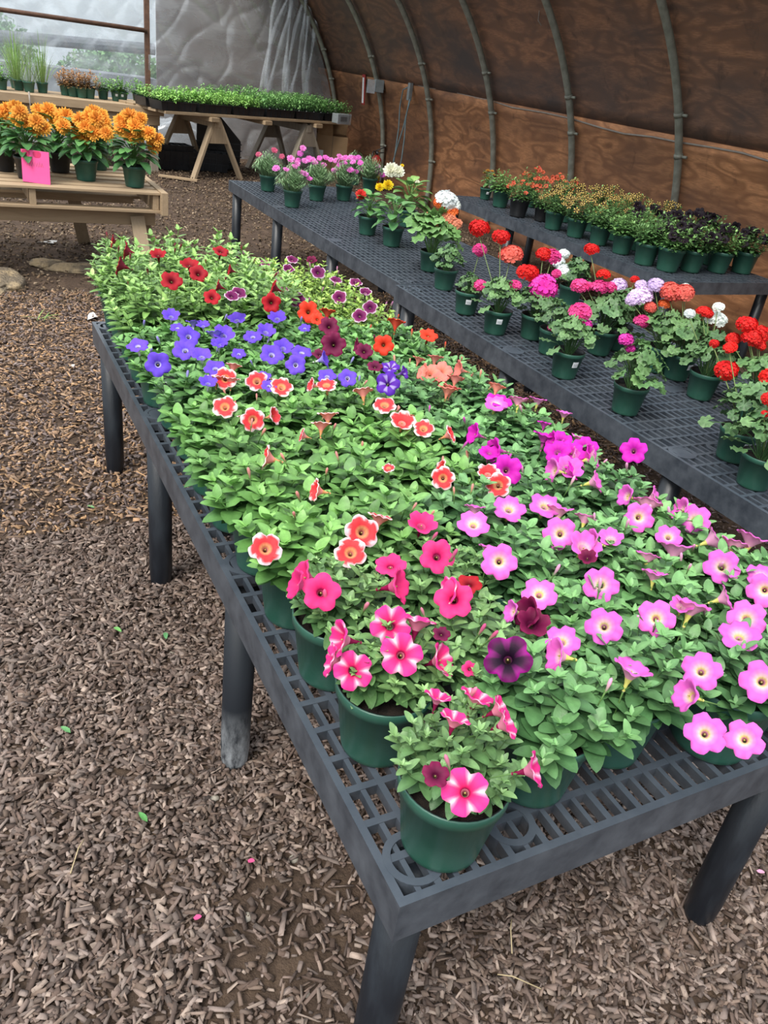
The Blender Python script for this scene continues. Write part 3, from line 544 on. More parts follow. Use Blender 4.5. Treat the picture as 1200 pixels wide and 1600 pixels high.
FL = [  # petunia blooms as read off the photograph: px, py, kind, facing, size
(175,377,'dr','l',.8),(196,392,'dr','l',1),(186,414,'dr','l',1.1),(247,397,'dr','u',.95),(296,412,'dr','u',1.1),(310,427,'dr','m',1.1),(268,438,'dr','m',1.15),(331,464,'dr','m',.9),(339,447,'dr','l',.8),(345,392,'dr','u',1),(358,422,'dr','l',.7),(424,473,'dr','f',1),(426,449,'dr','l',.9),
(379,402,'pp','u',1.1),(415,411,'pp','u',.9),(457,405,'pp','u',.9),(487,406,'pl','u',.8),(451,420,'pp','u',.8),(497,425,'pp','m',1.0),(525,437,'pp','u',.9),(556,441,'pp','u',.9),(571,456,'pp','u',.8),(530,464,'pp','m',1.0),(466,469,'pp','m',1.0),(443,453,'pp','u',.7),(578,480,'pp','m',.9),(562,493,'pp','m',.9),(373,457,'pp','u',.9),(439,437,'pp','u',.7),(362,462,'pp','u',.8),
(482,487,'ro','f',1.25),(512,485,'ro','b',1.0),(619,502,'ro','b',1.1),(670,523,'ro','u',1.1),(599,539,'ro','f',1.1),(496,498,'ro','m',.8),
(514,509,'pl','m',1.1),(521,538,'pl','f',1.3),(569,548,'pl','m',.9),(556,539,'pl','l',.8),(586,572,'pl','u',.8),(500,553,'pl','u',.8),
(606,599,'vd','f',1.2),(610,573,'vd','u',.95),(633,582,'vd','r',.7),
(215,539,'vb','u',1.05),(247,569,'vb','f',1.15),(289,546,'vb','m',1.15),(295,525,'vb','m',1.1),(315,554,'vb','u',.95),(277,511,'vb','u',.8),(267,492,'vb','u',.9),(350,521,'vb','u',1.1),(342,536,'vb','u',.85),(370,497,'vb','u',1.0),(302,502,'vb','b',.8),(317,507,'vb','u',.7),(345,536,'vb','u',.7),(395,525,'vb','u',1.0),(416,516,'vb','u',1),(433,495,'vb','u',1.),(425,553,'vb','m',1.15),(443,541,'vb','u',1.0),(472,549,'vb','u',1.05),(462,570,'vb','f',.95),(509,561,'vb','r',.95),(511,587,'vb','u',.9),(543,590,'vb','m',.95),(412,588,'vb','u',.7),(336,574,'vb','u',1),(325,596,'vb','u',.8),(420,602,'vb','u',.7),(476,512,'vb','u',.7),(373,552,'vb','u',.7),(335,519,'vb','b',.9),
(337,587,'cp','b',.9),(352,591,'cp','m',1.0),(401,595,'cp','m',1.05),(351,635,'cp','m',1.05),(395,656,'cp','f',1.0),(365,570,'cp','b',.8),(440,604,'cp','m',1.05),(432,593,'cp','b',.7),(510,601,'cp','u',1.0),(485,601,'cp','l',.7),(567,609,'cp','b',1.0),(601,632,'cp','u',1.05),(629,657,'cp','u',1.1),(662,669,'cp','m',.9),(430,649,'cp','r',.8),(512,646,'cp','b',.9),(502,661,'cp','b',.9),(414,715,'cp','l',1.0),(491,766,'cp','l',.85),(566,831,'cp','f',1.15),(415,857,'cp','f',1.05),(548,863,'cp','m',1.0),(594,806,'cp','b',.9),(607,731,'cp','u',.5),(687,735,'cp','l',.9),(471,680,'cp','l',.6),(692,747,'cp','f',.9),(705,678,'cp','r',.8),(763,737,'cp','u',.9),(778,758,'cp','f',1),(362,591,'cp','b',.8),(381,650,'cp','b',.6),
(672,583,'sa','m',1.1),(690,580,'sa','m',1.1),(700,606,'sa','b',1.),(706,604,'sa','b',1.),(777,603,'sa','b',.9),(660,580,'sa','l',.9),(680,557,'sa','b',.9),(715,577,'sa','l',1.0),(688,590,'sa','u',.8),(712,590,'sa','b',.9),(655,560,'sa','b',.7),(640,648,'sa','b',.5),
(738,677,'mg','l',1.0),(770,703,'mg','l',1.1),(765,706,'mg','u',.9),(791,735,'mg','f',1.3),(852,679,'mg','b',1.1),(875,689,'mg','m',1.1),(871,705,'mg','m',1.1),(894,705,'mg','m',1.1),(915,699,'mg','m',1.1),(990,704,'mg','f',1.2),(925,712,'mg','r',1.1),(860,690,'mg','l',1.0),(905,715,'lp','r',1.0),
(780,626,'mg','u',1.2),(775,630,'lp','u',1.1),(810,623,'lp','b',1.0),(841,623,'lp','b',.9),(882,644,'lp','b',.8),(931,716,'lp','r',1.1),(889,731,'lp','u',1.2),(861,735,'lp','l',1.0),(908,683,'lp','b',.9),(796,794,'lp','u',1.15),(740,818,'lp','u',1.15),(852,789,'lp','u',1.15),(875,793,'lp','b',1.0),(915,807,'lp','b',.8),(875,833,'lp','f',1.2),(915,852,'lp','u',1.15),(742,791,'lp','b',.8),(780,877,'lp','f',1.15),(768,856,'lp','b',.9),(934,752,'lp','r',1.0),(895,735,'mg','r',.9),(880,720,'mg','u',1.0),(851,660,'mg','b',.7),
(976,774,'lp','l',.9),(1013,784,'lp','b',1.2),(1027,777,'lp','r',1.0),(999,808,'lp','f',1.1),(1086,811,'lp','m',1.15),(1062,796,'lp','l',1.0),(1055,852,'lp','b',1.25),(955,840,'lp','u',.9),(922,845,'lp','l',.9),(1118,843,'lp','r',1.0),(1149,847,'lp','b',1.0),(1177,838,'lp','b',1.2),(1013,866,'lp','b',.9),(1023,894,'lp','b',.9),(1128,885,'lp','f',1.15),(939,913,'lp','f',1.15),(944,978,'lp','f',1.12),(1025,966,'lp','f',1.12),(1083,943,'lp','b',1.15),(1137,934,'lp','r',.9),(1167,966,'lp','f',1.1),(1156,992,'lp','u',1.15),(1195,922,'lp','f',1.1),(1190,900,'lp','u',1.),(1045,838,'lp','m',.9),
(843,927,'lp','m',1.05),(879,1001,'lp','m',1.0),(866,1023,'lp','l',1.0),(990,1042,'lp','b',1.05),(1096,1048,'lp','f',1.1),(1191,1065,'lp','f',1.15),(1102,1146,'lp','f',1.0),(1163,1155,'lp','f',1.0),(1070,1085,'lp','l',.9),(797,955,'lp','l',.7),(1065,945,'lp','u',.7),
(660,817,'hp','u',1.05),(683,869,'hp','f',1.1),(469,900,'hp','l',1.1),(502,925,'hp','f',1.1),(627,915,'hp','r',1.15),(610,882,'hp','u',.95),(709,936,'hp','f',1.2),(698,925,'sp','l',1.0),(734,1045,'hp','m',.45),(460,912,'hp','l',.9),(733,912,'dr','u',.8),
(610,977,'sp','f',1.1),(654,967,'sp','b',1.05),(627,1023,'sp','f',1.12),(552,1048,'sp','f',1.08),(515,1031,'sp','l',1.0),(527,998,'sp','l',1.0),(694,1030,'sp','r',1.0),(727,1237,'sp','f',1.02),(685,1086,'sp','b',.7),(746,1087,'sp','b',.9),(712,1120,'sp','b',.8),(785,1108,'sp','r',.8),(795,1130,'sp','r',.8),(681,1210,'pl','m',.55),(838,1203,'sp','r',.85),
(793,1028,'bp','f',1.32),(822,958,'pl','l',1.1),(833,972,'pl','u',1.0),(690,990,'pl','u',.5),(918,870,'pl','u',.6)]
LOWZ = {(727,1237): .765, (681,1210): .79, (838,1203): .77, (1102,1146): .80, (1163,1155): .80, (552,1048): .80, (515,1031): .80, (627,1023): .83, (502,925): .83, (469,900): .83, (415,857): .84, (734,1045): .79, (694,1030): .80}
FRONT = {(727,1237): .50, (681,1210): .52, (838,1203): .52, (1102,1146): .49, (1163,1155): .49}
def canopy_z(px, py):
    for _ in range(3):
        P = at_z(px, py, .85)
    y = P.y; x = P.x
    return .835 + .02*max(0, min(1.4, y-.9)) + (.075 if (y > 2.45 and x < 1.0) else 0)
ords = ['first','second','third','fourth','fifth','sixth','seventh','eighth','ninth','tenth','eleventh','twelfth','thirteenth','fourteenth']
XS = [.527,.722,.912,1.10,1.292]; YS = [.625+.186*k for k in range(14)]
pots = []
for j, y in enumerate(YS):
    for i, x in enumerate(XS):
        dx, dy = U(-.010,.010), U(-.010,.010)
        if (i, j) == (1, 0): dx, dy = .012, .035
        if (i, j) == (2, 0): dx, dy = 0, .055
        if (i, j) == (1, 1): dx, dy = -.02, .0
        if (i, j) == (0, 0): dx, dy = .012, -.012
        if (i, j) == (3, 0): dx, dy = .012, .0
        if j == 13: dy -= .01
        pots.append(dict(i=i, j=j, x=x+dx, y=y+dy, fl=[]))
for px, py, k, c, s in FL:
    P = at_z(px, py, LOWZ.get((px, py), canopy_z(px, py)))
    if (px, py) in FRONT: P = at_y(px, py, FRONT[(px, py)])
    b = min(pots, key=lambda q: (q['x']-P.x)**2+(q['y']+.0-P.y)**2); b['fl'].append((P, k, c, s))
def zone(x, y):
    if y > 2.42: return 'dr' if x < 1.0 else 'pp'
    if y > 2.05: return 'vb' if x < .8 else ('pl' if x < 1.05 else 'ro')
    if y > 1.85: return 'vb' if x < .65 else ('cp' if x < 1.0 else 'sa')
    if y > 1.45: return 'cp' if x < 1.0 else 'mg'
    if y > 1.08: return 'cp' if x < .78 else 'lp'
    if y < .72 and .8 < x < 1.0: return 'bk'
    return 'hp' if x < .8 else 'lp'
DESC = dict(cp='white-edged coral petunias', vb='pale-throated violet-blue petunias', dr='tall dark red petunias', pp='white-edged purple petunias', ro='orange-red petunias', pl='deep burgundy petunias', vd='deep violet petunias', sa='salmon pink petunias', mg='bright magenta petunias', lp='yellow-throated light pink petunias', hp='hot pink petunias', sp='pink and white striped petunias', bp='velvety dark purple petunias', bk='withered black-bloomed petunias')
SIDE = ['left edge', 'second from left', 'middle column', 'second from right', 'right edge']
cnt = {}
for q in pots:
    ks = [f[1] for f in q['fl']]; z0 = zone(q['x'], q['y'])
    kind = max(set(ks), key=lambda k: (ks.count(k), k == z0)) if ks else z0
    rowd = 'front row' if q['j'] == 0 else ('farthest row' if q['j'] == 13 else ords[q['j']]+' row from near end')
    lab = 'green pot of %s, %s, %s' % (DESC[kind] if ks else DESC[kind].replace('petunias', 'petunia foliage') if False else DESC[kind], rowd, SIDE[q['i']])
    if (q['i'], q['j']) == (0, 0): lab = 'green pot with one pink and white bloom at the nearest bench corner'
    if (q['i'], q['j']) == (1, 1): lab = 'black pot holding striped and velvety dark blooms behind the corner pot'
    t = potted('potted_petunia', lab, 'potted plant', q['x'], q['y'], ZB, 'potted petunias on the near bench', 1.0 if not (q['i'] == 3 and q['j'] == 0) else 1.12, black=(q['i'], q['j']) == (1, 1))
    fk = FOL[z0 if z0 in ('dr','pp') else (z0 if ks and z0 in ks else kind)]
    edge = q['i'] == 0 and q['j'] < 3; obj('foliage', random.choice(LF[fk]), t, (0,0,.135 if edge else .125), (0,0,U(0,6.28)), (.87,.87,1.0) if edge else U(.93,1.06))
    for P, k, c, s in q['fl']:
        var = 'open' if c in 'fmu' else 'side'
        if c == 'u' and R3() < .4: var = 'cup'
        obj('flower', fmesh(k, var), t, P+(CAM-P).normalized()*.028-Vector((q['x'], q['y'], ZB)), face(P, c), s*U(.97,1.05))
    for b in range(9 if kind == 'bk' else 2):
        a = U(0, 6.28); r = U(.02,.11); hh = {'dr': .19, 'pp': .12}.get(fk, .105)*(1-.5*(r/.12)**2)
        obj('bud', budmesh(kind), t, (r*math.cos(a), r*math.sin(a), .135+hh), Vector((U(-.5,.5), U(-.5,.5), 1)).to_track_quat('Z', 'Y'), U(.55,.85))
# plant tag with a violet picture in the violet-blue row
P = at_z(268,606,.77); t = thing('plant_tag', 'black plant tag with a purple flower picture, in a pot at the left edge', 'plant tag', P)
mb = MB(); mb.box((-.022,-.0008,-.035), (.022,.0008,.030)); obj('card', mb.mesh('card', M['blk'], False), t, rot=(-.3,0,-.4))
mb = MB(); mb.box((-.018,-.0014,-.030), (.018,-.0008,-.008)); M['purple'] = simple('purple_print', (.22,.10,.42), (.10,.05,.22), 200, .4, 0); obj('picture', mb.mesh('picture', M['purple'], False), t, rot=(-.3,0,-.4))
mb = MB(); [mb.box((-.017+i*.007,-.0014,.012), (-.012+i*.007,-.0008,.020)) for i in range(4)]; obj('print', mb.mesh('print', M['white'], False), t, rot=(-.3,0,-.4))

# ------------------------------------------------------------ geraniums
def round_leaf(mb, p, n, d, R, col, K=20):
    n = Vector(n).normalized(); d = Vector(d); d = (d-n*d.dot(n)).normalized(); s = n.cross(d); vs = [p]; cols = [shade(col, 1.15)]; ph = R3()*6
    for ring, rr in ((0,.55),(1,1.0)):
        for k in range(K+1):
            a = -PI*.9+PI*1.8*k/K; r = R*rr*(1+.09*math.cos(a*7)*(ring)+.0)
            vs.append(p + d*(r*math.cos(a)) + s*(r*math.sin(a)) + n*(.16*R*rr*math.cos(a*7+ph)*rr-.10*R*rr*rr+.05*R)); cols.append(shade(col, .80 if ring == 0 else 1.08))
    fs = [(0, 1+k, 2+k) for k in range(K)] + [(1+k, K+2+k, K+3+k, 2+k) for k in range(K)]
    mb.add(vs, fs, 0, cols)
def geranium_foliage(seed, R=.12, H=.17, n=50, LR=.027, g=(.075,.165,.060)):
    random.seed(seed); mb = MB()
    for k in range(n):
        a = 2.4*k+U(-.4,.4); t = (k+.5)/n; rr = R*math.sqrt(t)*U(.7,1.1); h = H*(1-.75*(rr/R)**2*U(.5,1.1))*U(.75,1.1)
        p = Vector((math.cos(a)*rr, math.sin(a)*rr, h)); mb.tube([Vector((math.cos(a)*.012, math.sin(a)*.012, .0)), p*.5+Vector((0,0,.02)), p], .0014, 4, 0, shade(g, 1.3), False)
        c = lerp(g, (.19,.33,.12), R3()*.6); c = shade(c, U(.75,1.2)); round_leaf(mb, p, (math.cos(a)*.55+U(-.6,.6), math.sin(a)*.55+U(-.6,.6), 1), (math.cos(a), math.sin(a), 0), LR*U(.65,1.2), c)
    return mb.mesh('foliage', M['leaf'])
def umbel(kind, seed, R=.034, n=26):
    rnd = random.Random(seed); mb = MB(); C = dict(red=((.72,.010,.012),(.78,.03,.02)), coral=((.80,.10,.08),(.82,.17,.12)), pink=((.76,.04,.24),(.82,.10,.34)), magenta=((.74,.02,.36),(.80,.07,.46)), white=((.80,.86,.84),(.86,.90,.88)), lilac=((.70,.52,.80),(.78,.60,.84)), orange=((.80,.12,.03),(.82,.20,.05)), salmon=((.80,.26,.14),(.82,.34,.20)))[kind]
    for k in range(n):
        a = 2.399*k; z = 1-1.35*(k+.5)/n; r = math.sqrt(max(0, 1-z*z)); nrm = Vector((r*math.cos(a), r*math.sin(a), z*.9+.15)).normalized(); p = nrm*R*rnd.uniform(.8,1.02)
        t1 = nrm.orthogonal().normalized(); t2 = nrm.cross(t1); a0 = rnd.uniform(0, 6); c = lerp(C[0], C[1], rnd.random()); fr = .0145*rnd.uniform(.85,1.2)
        for q in range(5):
            b = a0+q*1.257; d = t1*math.cos(b)+t2*math.sin(b); s = nrm.cross(d); cc = shade(c, rnd.uniform(.88,1.08))
            mb.add([p-nrm*.002, p+d*fr*.45-s*fr*.32+nrm*.002, p+d*fr*.95-s*fr*.42+nrm*.003, p+d*fr*1.15+nrm*.001, p+d*fr*.95+s*fr*.42+nrm*.003, p+d*fr*.45+s*fr*.32+nrm*.002, p+d*fr*.6+nrm*.0005], [(0,1,6),(0,6,5),(1,2,6),(2,3,6),(3,4,6),(4,5,6)], 0, [shade(cc, .8)]+[cc]*6)
    for k in range(8):
        a = k*.8; mb.tube([(0,0,-R*.55), (math.cos(a)*R*.6, math.sin(a)*R*.6, 0)], .0009, 4, 0, (.2,.3,.1), False)
    return mb.mesh('flower_head', M['petal'])
_um = {}
def um(kind):
    k = (kind, random.randrange(2))
    if k not in _um: _um[k] = umbel(kind, sum(map(ord, kind))+k[1])
    return _um[k]
GF = [geranium_foliage(i) for i in (31, 32, 33, 34)]; GFL = [geranium_foliage(i, .15, .20, 40, .045, (.13,.27,.08)) for i in (35, 36)]
random.seed(99)
def heads(t, P0, hs, root=(0,0,.10), depthj=.03):
    mb = MB()
    for h in hs:
        px, py, k, r = h[:4]; P = at_depth(px, py, P0+Vector((0,0,.15))) + FWD*U(-depthj, depthj)
        dep = (P-CAM).dot(FWD); rad = r*dep/FPX; sc = rad/.041
        L = P-Vector(t.location); o = obj('flower_head', um(k), t, L, Vector((U(-.3,.3)-.3, U(-.3,.3)-.35, 1)).to_track_quat('Z', 'Y'), (sc*U(.95,1.12), sc*U(.85,1.05), sc*U(.68,.85)))
        base = Vector(root); e = L-Vector((0,0,.02*sc)); mb.tube([base, base*.6+e*.4+Vector((0,0,.01)), e], .0018, 5, 0, (.20,.28,.10), False)
    if hs: obj('flower_stems', mb.mesh('flower_stems', M['leaf']), t)
GG = 'potted geraniums on the middle bench'
GER = [
 ((694,452),'small green pot of leafy geranium without blooms beside the white-flowered pot', GF, .75, None, []),
 ((728,490),'stickered green pot with two pink blooms, left of the red geraniums', GF, .55, .1, [(749,393,'pink',12),(749,449,'pink',12)]),
 ((774,521),'stickered geranium pot with tall red and coral heads', GF, .9, .15, [(750,354,'red',17),(783,370,'red',16),(800,395,'coral',20),(823,428,'red',18),(804,448,'pink',11)]),
 ((831,529),'green pot with the large round magenta geranium head', GF, .85, None, [(847,452,'magenta',25),(850,396,'red',13),(864,399,'pink',16),(868,430,'pink',9)]),
 ((888,478),'white geranium at the back of the middle bench', GF, .85, None, [(883,395,'white',10),(883,426,'white',15),(874,408,'white',12)]),
 ((860,553),'half-hidden green pot behind the stickered pink geranium', GF, .75, None, [(864,511,'pink',7)]),
 ((882,589),'stickered geranium pot with one wide pink head leaning right', GF, .88, .5, [(908,487,'pink',18),(917,505,'magenta',11)]),
 ((936,553),'geranium pot with red heads on top and pink row below', GF, 1.0, None, [(905,449,'pink',15),(920,447,'pink',10),(936,450,'pink',15),(926,388,'red',13),(941,431,'red',11),(955,447,'pink',12)]),
 ((960,545),'geranium pot with the leftmost lilac head', GF, .95, None, [(970,482,'pink',13),(969,444,'lilac',15),(990,439,'red',9)]),
 ((978,645),'leafy geranium with one small magenta bloom near the bench front edge', GF, .92, None, [(975,534,'magenta',14),(983,545,'magenta',9)]),
 ((1026,580),'geranium pot carrying the big lilac heads', GF, .98, None, [(1002,464,'lilac',20),(987,470,'lilac',14),(1022,449,'lilac',15),(1002,503,'pink',13),(1014,482,'coral',11),(1036,477,'orange',10),(1003,444,'lilac',10)]),
 ((1057,592),'stickered geranium pot with the wide coral head', GF, 1.0, .6, [(1050,455,'coral',19),(1066,460,'coral',17),(1075,446,'white',8)]),
 ((1094,622),'geranium pot with white heads and a small red one', GF, .95, None, [(1122,497,'white',19),(1118,483,'white',11),(1078,490,'white',10),(1098,488,'red',12),(1104,492,'red',9)]),
 ((1144,718),'stickered red geranium nearest the bench front at the right', GF, .92, .3, [(1140,576,'red',21),(1120,535,'red',9),(1137,545,'red',12)]),
 ((1178,760),'red geranium pot at the lower right frame edge with a drooping leaf', GF, .92, None, [(1197,592,'red',20),(1197,625,'red',14),(1189,648,'red',7)]),
 ((1172,655),'tall red geranium behind, against the right frame edge', GF, 1.0, None, [(1163,509,'red',17),(1170,530,'red',18),(1150,527,'red',13),(1191,520,'red',19),(1187,540,'red',10)])]
for i, (b, lab, F, s, st, hs) in enumerate(GER):
    P = at_z(b[0], b[1], ZB); t = potted('potted_geranium', lab, 'potted plant', P.x, P.y+.01, ZB, GG, .78, False, st)
    obj('foliage', F[i % 4], t, (0,0,.085), (0,0,U(0,6)), s); heads(t, P, hs)
# light-leaved geranium with white and orange heads
P = at_z(668,424,ZB); t = potted('potted_geranium', 'large light green geranium with a white head and orange heads', 'potted plant', P.x+.02, P.y+.02, ZB, GG, .8)
obj('foliage', GFL[0], t, (0,0,.085), (0,0,1), 1.1); heads(t, P, [(697,316,'white',21),(708,322,'white',14),(687,319,'orange',12),(704,331,'orange',14),(699,345,'salmon',14),(710,352,'salmon',13),(672,338,'salmon',10),(688,357,'salmon',9)])
# begonias
def dbl_head(name, R, layers, col, colc, seed, cup=.8, wf=.52):
    rnd = random.Random(seed); mb = MB()
    for li in range(layers):
        f = 1-li/layers; n = 5+int((13 if layers > 7 else 9)*f)
        for k in range(n):
            a = 2*PI*k/n+li*.7+rnd.uniform(-.1,.1); el = (1-f)*1.25*cup+.05; d = Vector((math.cos(a)*math.cos(el), math.sin(a)*math.cos(el), math.sin(el)))
            add_leaf(mb, Vector((0,0,.2*R*(1-f)))+d*R*.12, d, (0,0,1), R*(.55+.5*f)*rnd.uniform(.9,1.08), R*wf*(.6+.5*f)*(1 if wf > .4 else rnd.uniform(.8,1.2)), shade(lerp(colc, col, f**.7), rnd.uniform(.85,1.1)), -.25 if wf > .4 else rnd.uniform(-.3,.35), -.4, 4, 1.0, lerp(colc, col, .7))
    return mb.mesh(name, M['petal'])
def big_foliage(seed, R, H, n, L, W, g1, g2, droop=.3):
    rnd = random.Random(seed); mb = MB()
    for k in range(n):
        t = (k+.5)/n; a = 2.4*k+rnd.uniform(-.3,.3); rr = R*(.25+.6*math.sqrt(t)); h = H*(1-.8*t)*rnd.uniform(.85,1.15)+.01
        p = Vector((math.cos(a)*rr*.5, math.sin(a)*rr*.5, h)); mb.tube([(0,0,0), (p.x*.3, p.y*.3, h*.7), p], .0025, 5, 0, shade(g2, .9), False)
        el = .75-1.05*t; d = Vector((math.cos(a)*math.cos(el), math.sin(a)*math.cos(el), math.sin(el))); s_ = L*rnd.uniform(.7,1.1)
        add_leaf(mb, p, d, (0,0,1), s_, s_*W, shade(lerp(g1, g2, rnd.random()*(1-t*.5)), rnd.uniform(.85,1.15)), droop, rnd.uniform(.1,.4), 7)
    return mb.mesh('foliage', M['leaf'])
BGF = [big_foliage(41, .16, .17, 30, .085, .78, (.055,.17,.055), (.16,.34,.10)), big_foliage(42, .17, .20, 34, .085, .78, (.09,.22,.06), (.28,.46,.12))]
BW = dbl_head('flower', .05, 6, (.86,.86,.76), (.86,.84,.60), 1); BY = dbl_head('flower', .03, 5, (.86,.68,.03), (.85,.55,.02), 2, 1.1); BR = dbl_head('flower', .032, 5, (.80,.07,.05), (.75,.04,.04), 3)
for b, lab, F, s, hs in [((573,366),'dark-leaved begonia with one red bloom', BGF[0], .85, [(564,308,BR,1)]), ((611,384),'begonia with two yellow blooms at its top', BGF[0], 1.0, [(606,293,BY,1),(593,296,BY,.8)]), ((635,354),'begonia with a large white double bloom, behind the yellow one', BGF[1], 1.05, [(611,270,BW,1),(622,272,BW,.8),(628,262,BY,.4),(652,288,BW,.3)])]:
    P = at_z(b[0], b[1], ZB); t = potted('potted_begonia', lab, 'potted plant', P.x, P.y, ZB, 'potted begonias on the far middle bench', .84); obj('foliage', F, t, (0,0,.09), (0,0,U(0,6)), s)
    for px, py, me, q in hs:
        Q = at_depth(px, py, P+Vector((0,0,.2)))-FWD*.03; obj('flower', me, t, Q-Vector(t.location), (CAM-Q).normalized().lerp(Vector((0,0,1)), .35).to_track_quat('Z', 'Y'), q)
# dianthus
def grass_foliage(seed, R, H, n, W, g1, g2, name='foliage'):
    rnd = random.Random(seed); mb = MB()
    for k in range(n):
        a = rnd.uniform(0, 6.28); rr = R*rnd.random()**.6; h = H*(1-.6*(rr/R)**2)*rnd.uniform(.6,1.15); b = Vector((math.cos(a)*rr*.25, math.sin(a)*rr*.25, 0)); e = Vector((math.cos(a)*rr, math.sin(a)*rr, h)); m = (b+e)/2+Vector((0,0,h*.2))
        s = Vector((-math.sin(a+rnd.uniform(-1,1)), math.cos(a), .2)).normalized()*W*.5; c = shade(lerp(g1, g2, rnd.random()), rnd.uniform(.8,1.2)); mb.add([b-s*.6, b+s*.6, m-s, m+s, e], [(0,1,3,2),(2,3,4)], 0, [shade(c,.7)]*2+[c]*2+[shade(c,1.15)])
        if W > .002 and H < .2:
            for q in range(3): add_leaf(mb, m.lerp(e, q*.4), (math.cos(a+q*2), math.sin(a+q*2), .8), (0,0,1), .035, .005, c, .2, .1, 2)
    return mb.mesh(name, M['leaf'])
DF = [grass_foliage(i, .125, .15, 240, .0045, (.13,.24,.11), (.24,.36,.19)) for i in (51, 52)]
def dian(seed, c1, c2):
    rnd = random.Random(seed); mb = MB(); K = 20
    for lay in (0, 1):
        vs = [(0,0,-.003+lay*.003)]; cols = [c2]
        for k in range(K): a = 2*PI*k/K; r = .021*(1-.25*lay)*(1+(.10 if k % 2 else -.08)+.1*math.cos(a*5)); vs.append((r*math.cos(a+lay), r*math.sin(a+lay), .002*math.sin(a*4)+lay*.004)); cols.append(shade(c1, rnd.uniform(.85,1.1)))
        mb.add(vs, [(0, 1+k, 1+(k+1)%K) for k in range(K)], 0, cols)
    mb.tube([(0,0,-.002),(0,0,-.02),(0,0,-.07)], [.003,.004,.001], 5, 0, (.16,.26,.13)); return mb.mesh('flower', M['petal'])
DM = [dian(1, (.72,.16,.55), (.55,.05,.35)), dian(2, (.78,.24,.60), (.5,.05,.3))]; DRM = [dian(3, (.55,.10,.18), (.4,.03,.1))]
DH = {(418,298): [(430,238,1),(440,243,1),(405,243,1)], (456,323): [(433,268,0),(449,271,0),(462,265,0),(470,267,0),(477,272,0),(483,277,0),(455,250,0),(464,253,0)], (494,313): [(470,243,0),(466,250,0),(475,238,0),(483,250,0),(492,252,0),(500,250,0),(505,255,0),(488,245,0),(478,257,0),(510,250,0)],
 (536,313): [(522,262,0),(530,258,0),(538,256,0),(545,262,0),(552,258,0),(540,246,0),(548,243,0),(555,250,0),(560,245,0),(532,250,0),(548,270,0),(556,265,0),(563,256,0),(525,248,0),(518,255,0)], (576,300): [(566,262,0),(574,266,0),(583,263,0),(590,268,0),(575,256,0),(590,258,0),(598,272,0)]}
dl = ['leftmost dianthus with a few dull red buds', 'dianthus with loose pink blooms nearest the bench front', 'dianthus with pink blooms between its neighbours, second row', 'dianthus thickest with pink blooms, center of group', 'rightmost dianthus in the group, beside the red begonia']
for i, (b, hs) in enumerate(DH.items()):
    P = at_z(b[0], b[1], ZB); t = potted('potted_dianthus', dl[i], 'potted plant', P.x, P.y, ZB, 'potted dianthus at the far end of the middle bench', .84); obj('foliage', DF[i % 2], t, (0,0,.09), (0,0,U(0,6)), 1.2)
    for px, py, q in hs:
        Q = at_depth(px, py, P+Vector((0,0,.2)))+FWD*U(-.07,.05); obj('flower', (DRM if q else DM)[0 if q else random.randrange(2)], t, Q-Vector(t.location), (CAM-Q).normalized().lerp(Vector((U(-.5,.5),U(-.5,.5),1)), .5).to_track_quat('Z', 'Y'), U(1.0,1.3))
P = at_z(552,288,ZB); t = potted('potted_dianthus', 'grey-green dianthus tuft behind the pink blooms, pot hidden', 'potted plant', P.x, P.y, ZB, 'potted dianthus at the far end of the middle bench', .84); obj('foliage', DF[0], t, (0,0,.09), (0,0,2), 1.1)

# ------------------------------------------------------------ wall bench: calibrachoa and black petunias
CF = [petunia_foliage(i, .15, .17, 30, .034, .5, (.06,.15,.05), (.19,.34,.12), nodes=7) for i in (61, 62)]
CB = [petunia_foliage(i, .15, .17, 26, .042, .5, (.07,.18,.055), (.23,.40,.14), nodes=7) for i in (63, 64)]
YF = big_foliage(65, .09, .12, 26, .05, .6, (.07,.18,.06), (.16,.33,.10)); YB = dbl_head('flower', .02, 4, (.75,.45,.12), (.7,.3,.05), 5)
WB = [((759,312),'yo',.72,0,'small stickered pot with faded yellow blooms at the far bench end'),((782,324),'green',1.,0,'leafy green pot beside the small faded yellow one'),((810,339),'cc',1.05,1,'black pot of coral calibrachoa in the front row'),((846,346),'cc2',.8,1,'small black pot half hidden behind the coral calibrachoa'),((865,359),'yb',1.,0,'leftmost green pot of yellow and black star calibrachoa'),((900,371),'yb',1.,0,'green pot of star calibrachoa right of the first star pot'),((936,383),'green',1.,0,'leafy pale green plant between star flowers and black petunias'),((972,397),'green2',1.,0,'bushy green plant, second leafy pot before the black petunias'),((1008,414),'green3',1.05,0,'upright leafy plant in the front row by the bench corner'),((1044,424),'bk',1.12,0,'black-flowered petunia on the front corner of the wall bench'),((1080,425),'bk',1.05,0,'black-flowered petunia second along the near bench end'),((1122,426),'bk',1.05,0,'black-flowered petunia third along the near bench end'),((1160,427),'bk',1.1,0,'black-flowered petunia at the right end of the wall bench')]
def scat(t, kind, n, R, H, z0, s=.8):
    L = Vector(t.location)
    for k in range(n):
        a = U(0, 6.28); r = R*math.sqrt(R3()); q = Vector((r*math.cos(a), r*math.sin(a), z0+H*(1-.55*(r/R)**2)*U(.95,1.15))); obj('flower', fmesh(kind, random.choice(('open','cup'))), t, q, face(L+q, random.choice('fmu')), s*U(.85,1.15))
WG = 'pots on the wall bench'
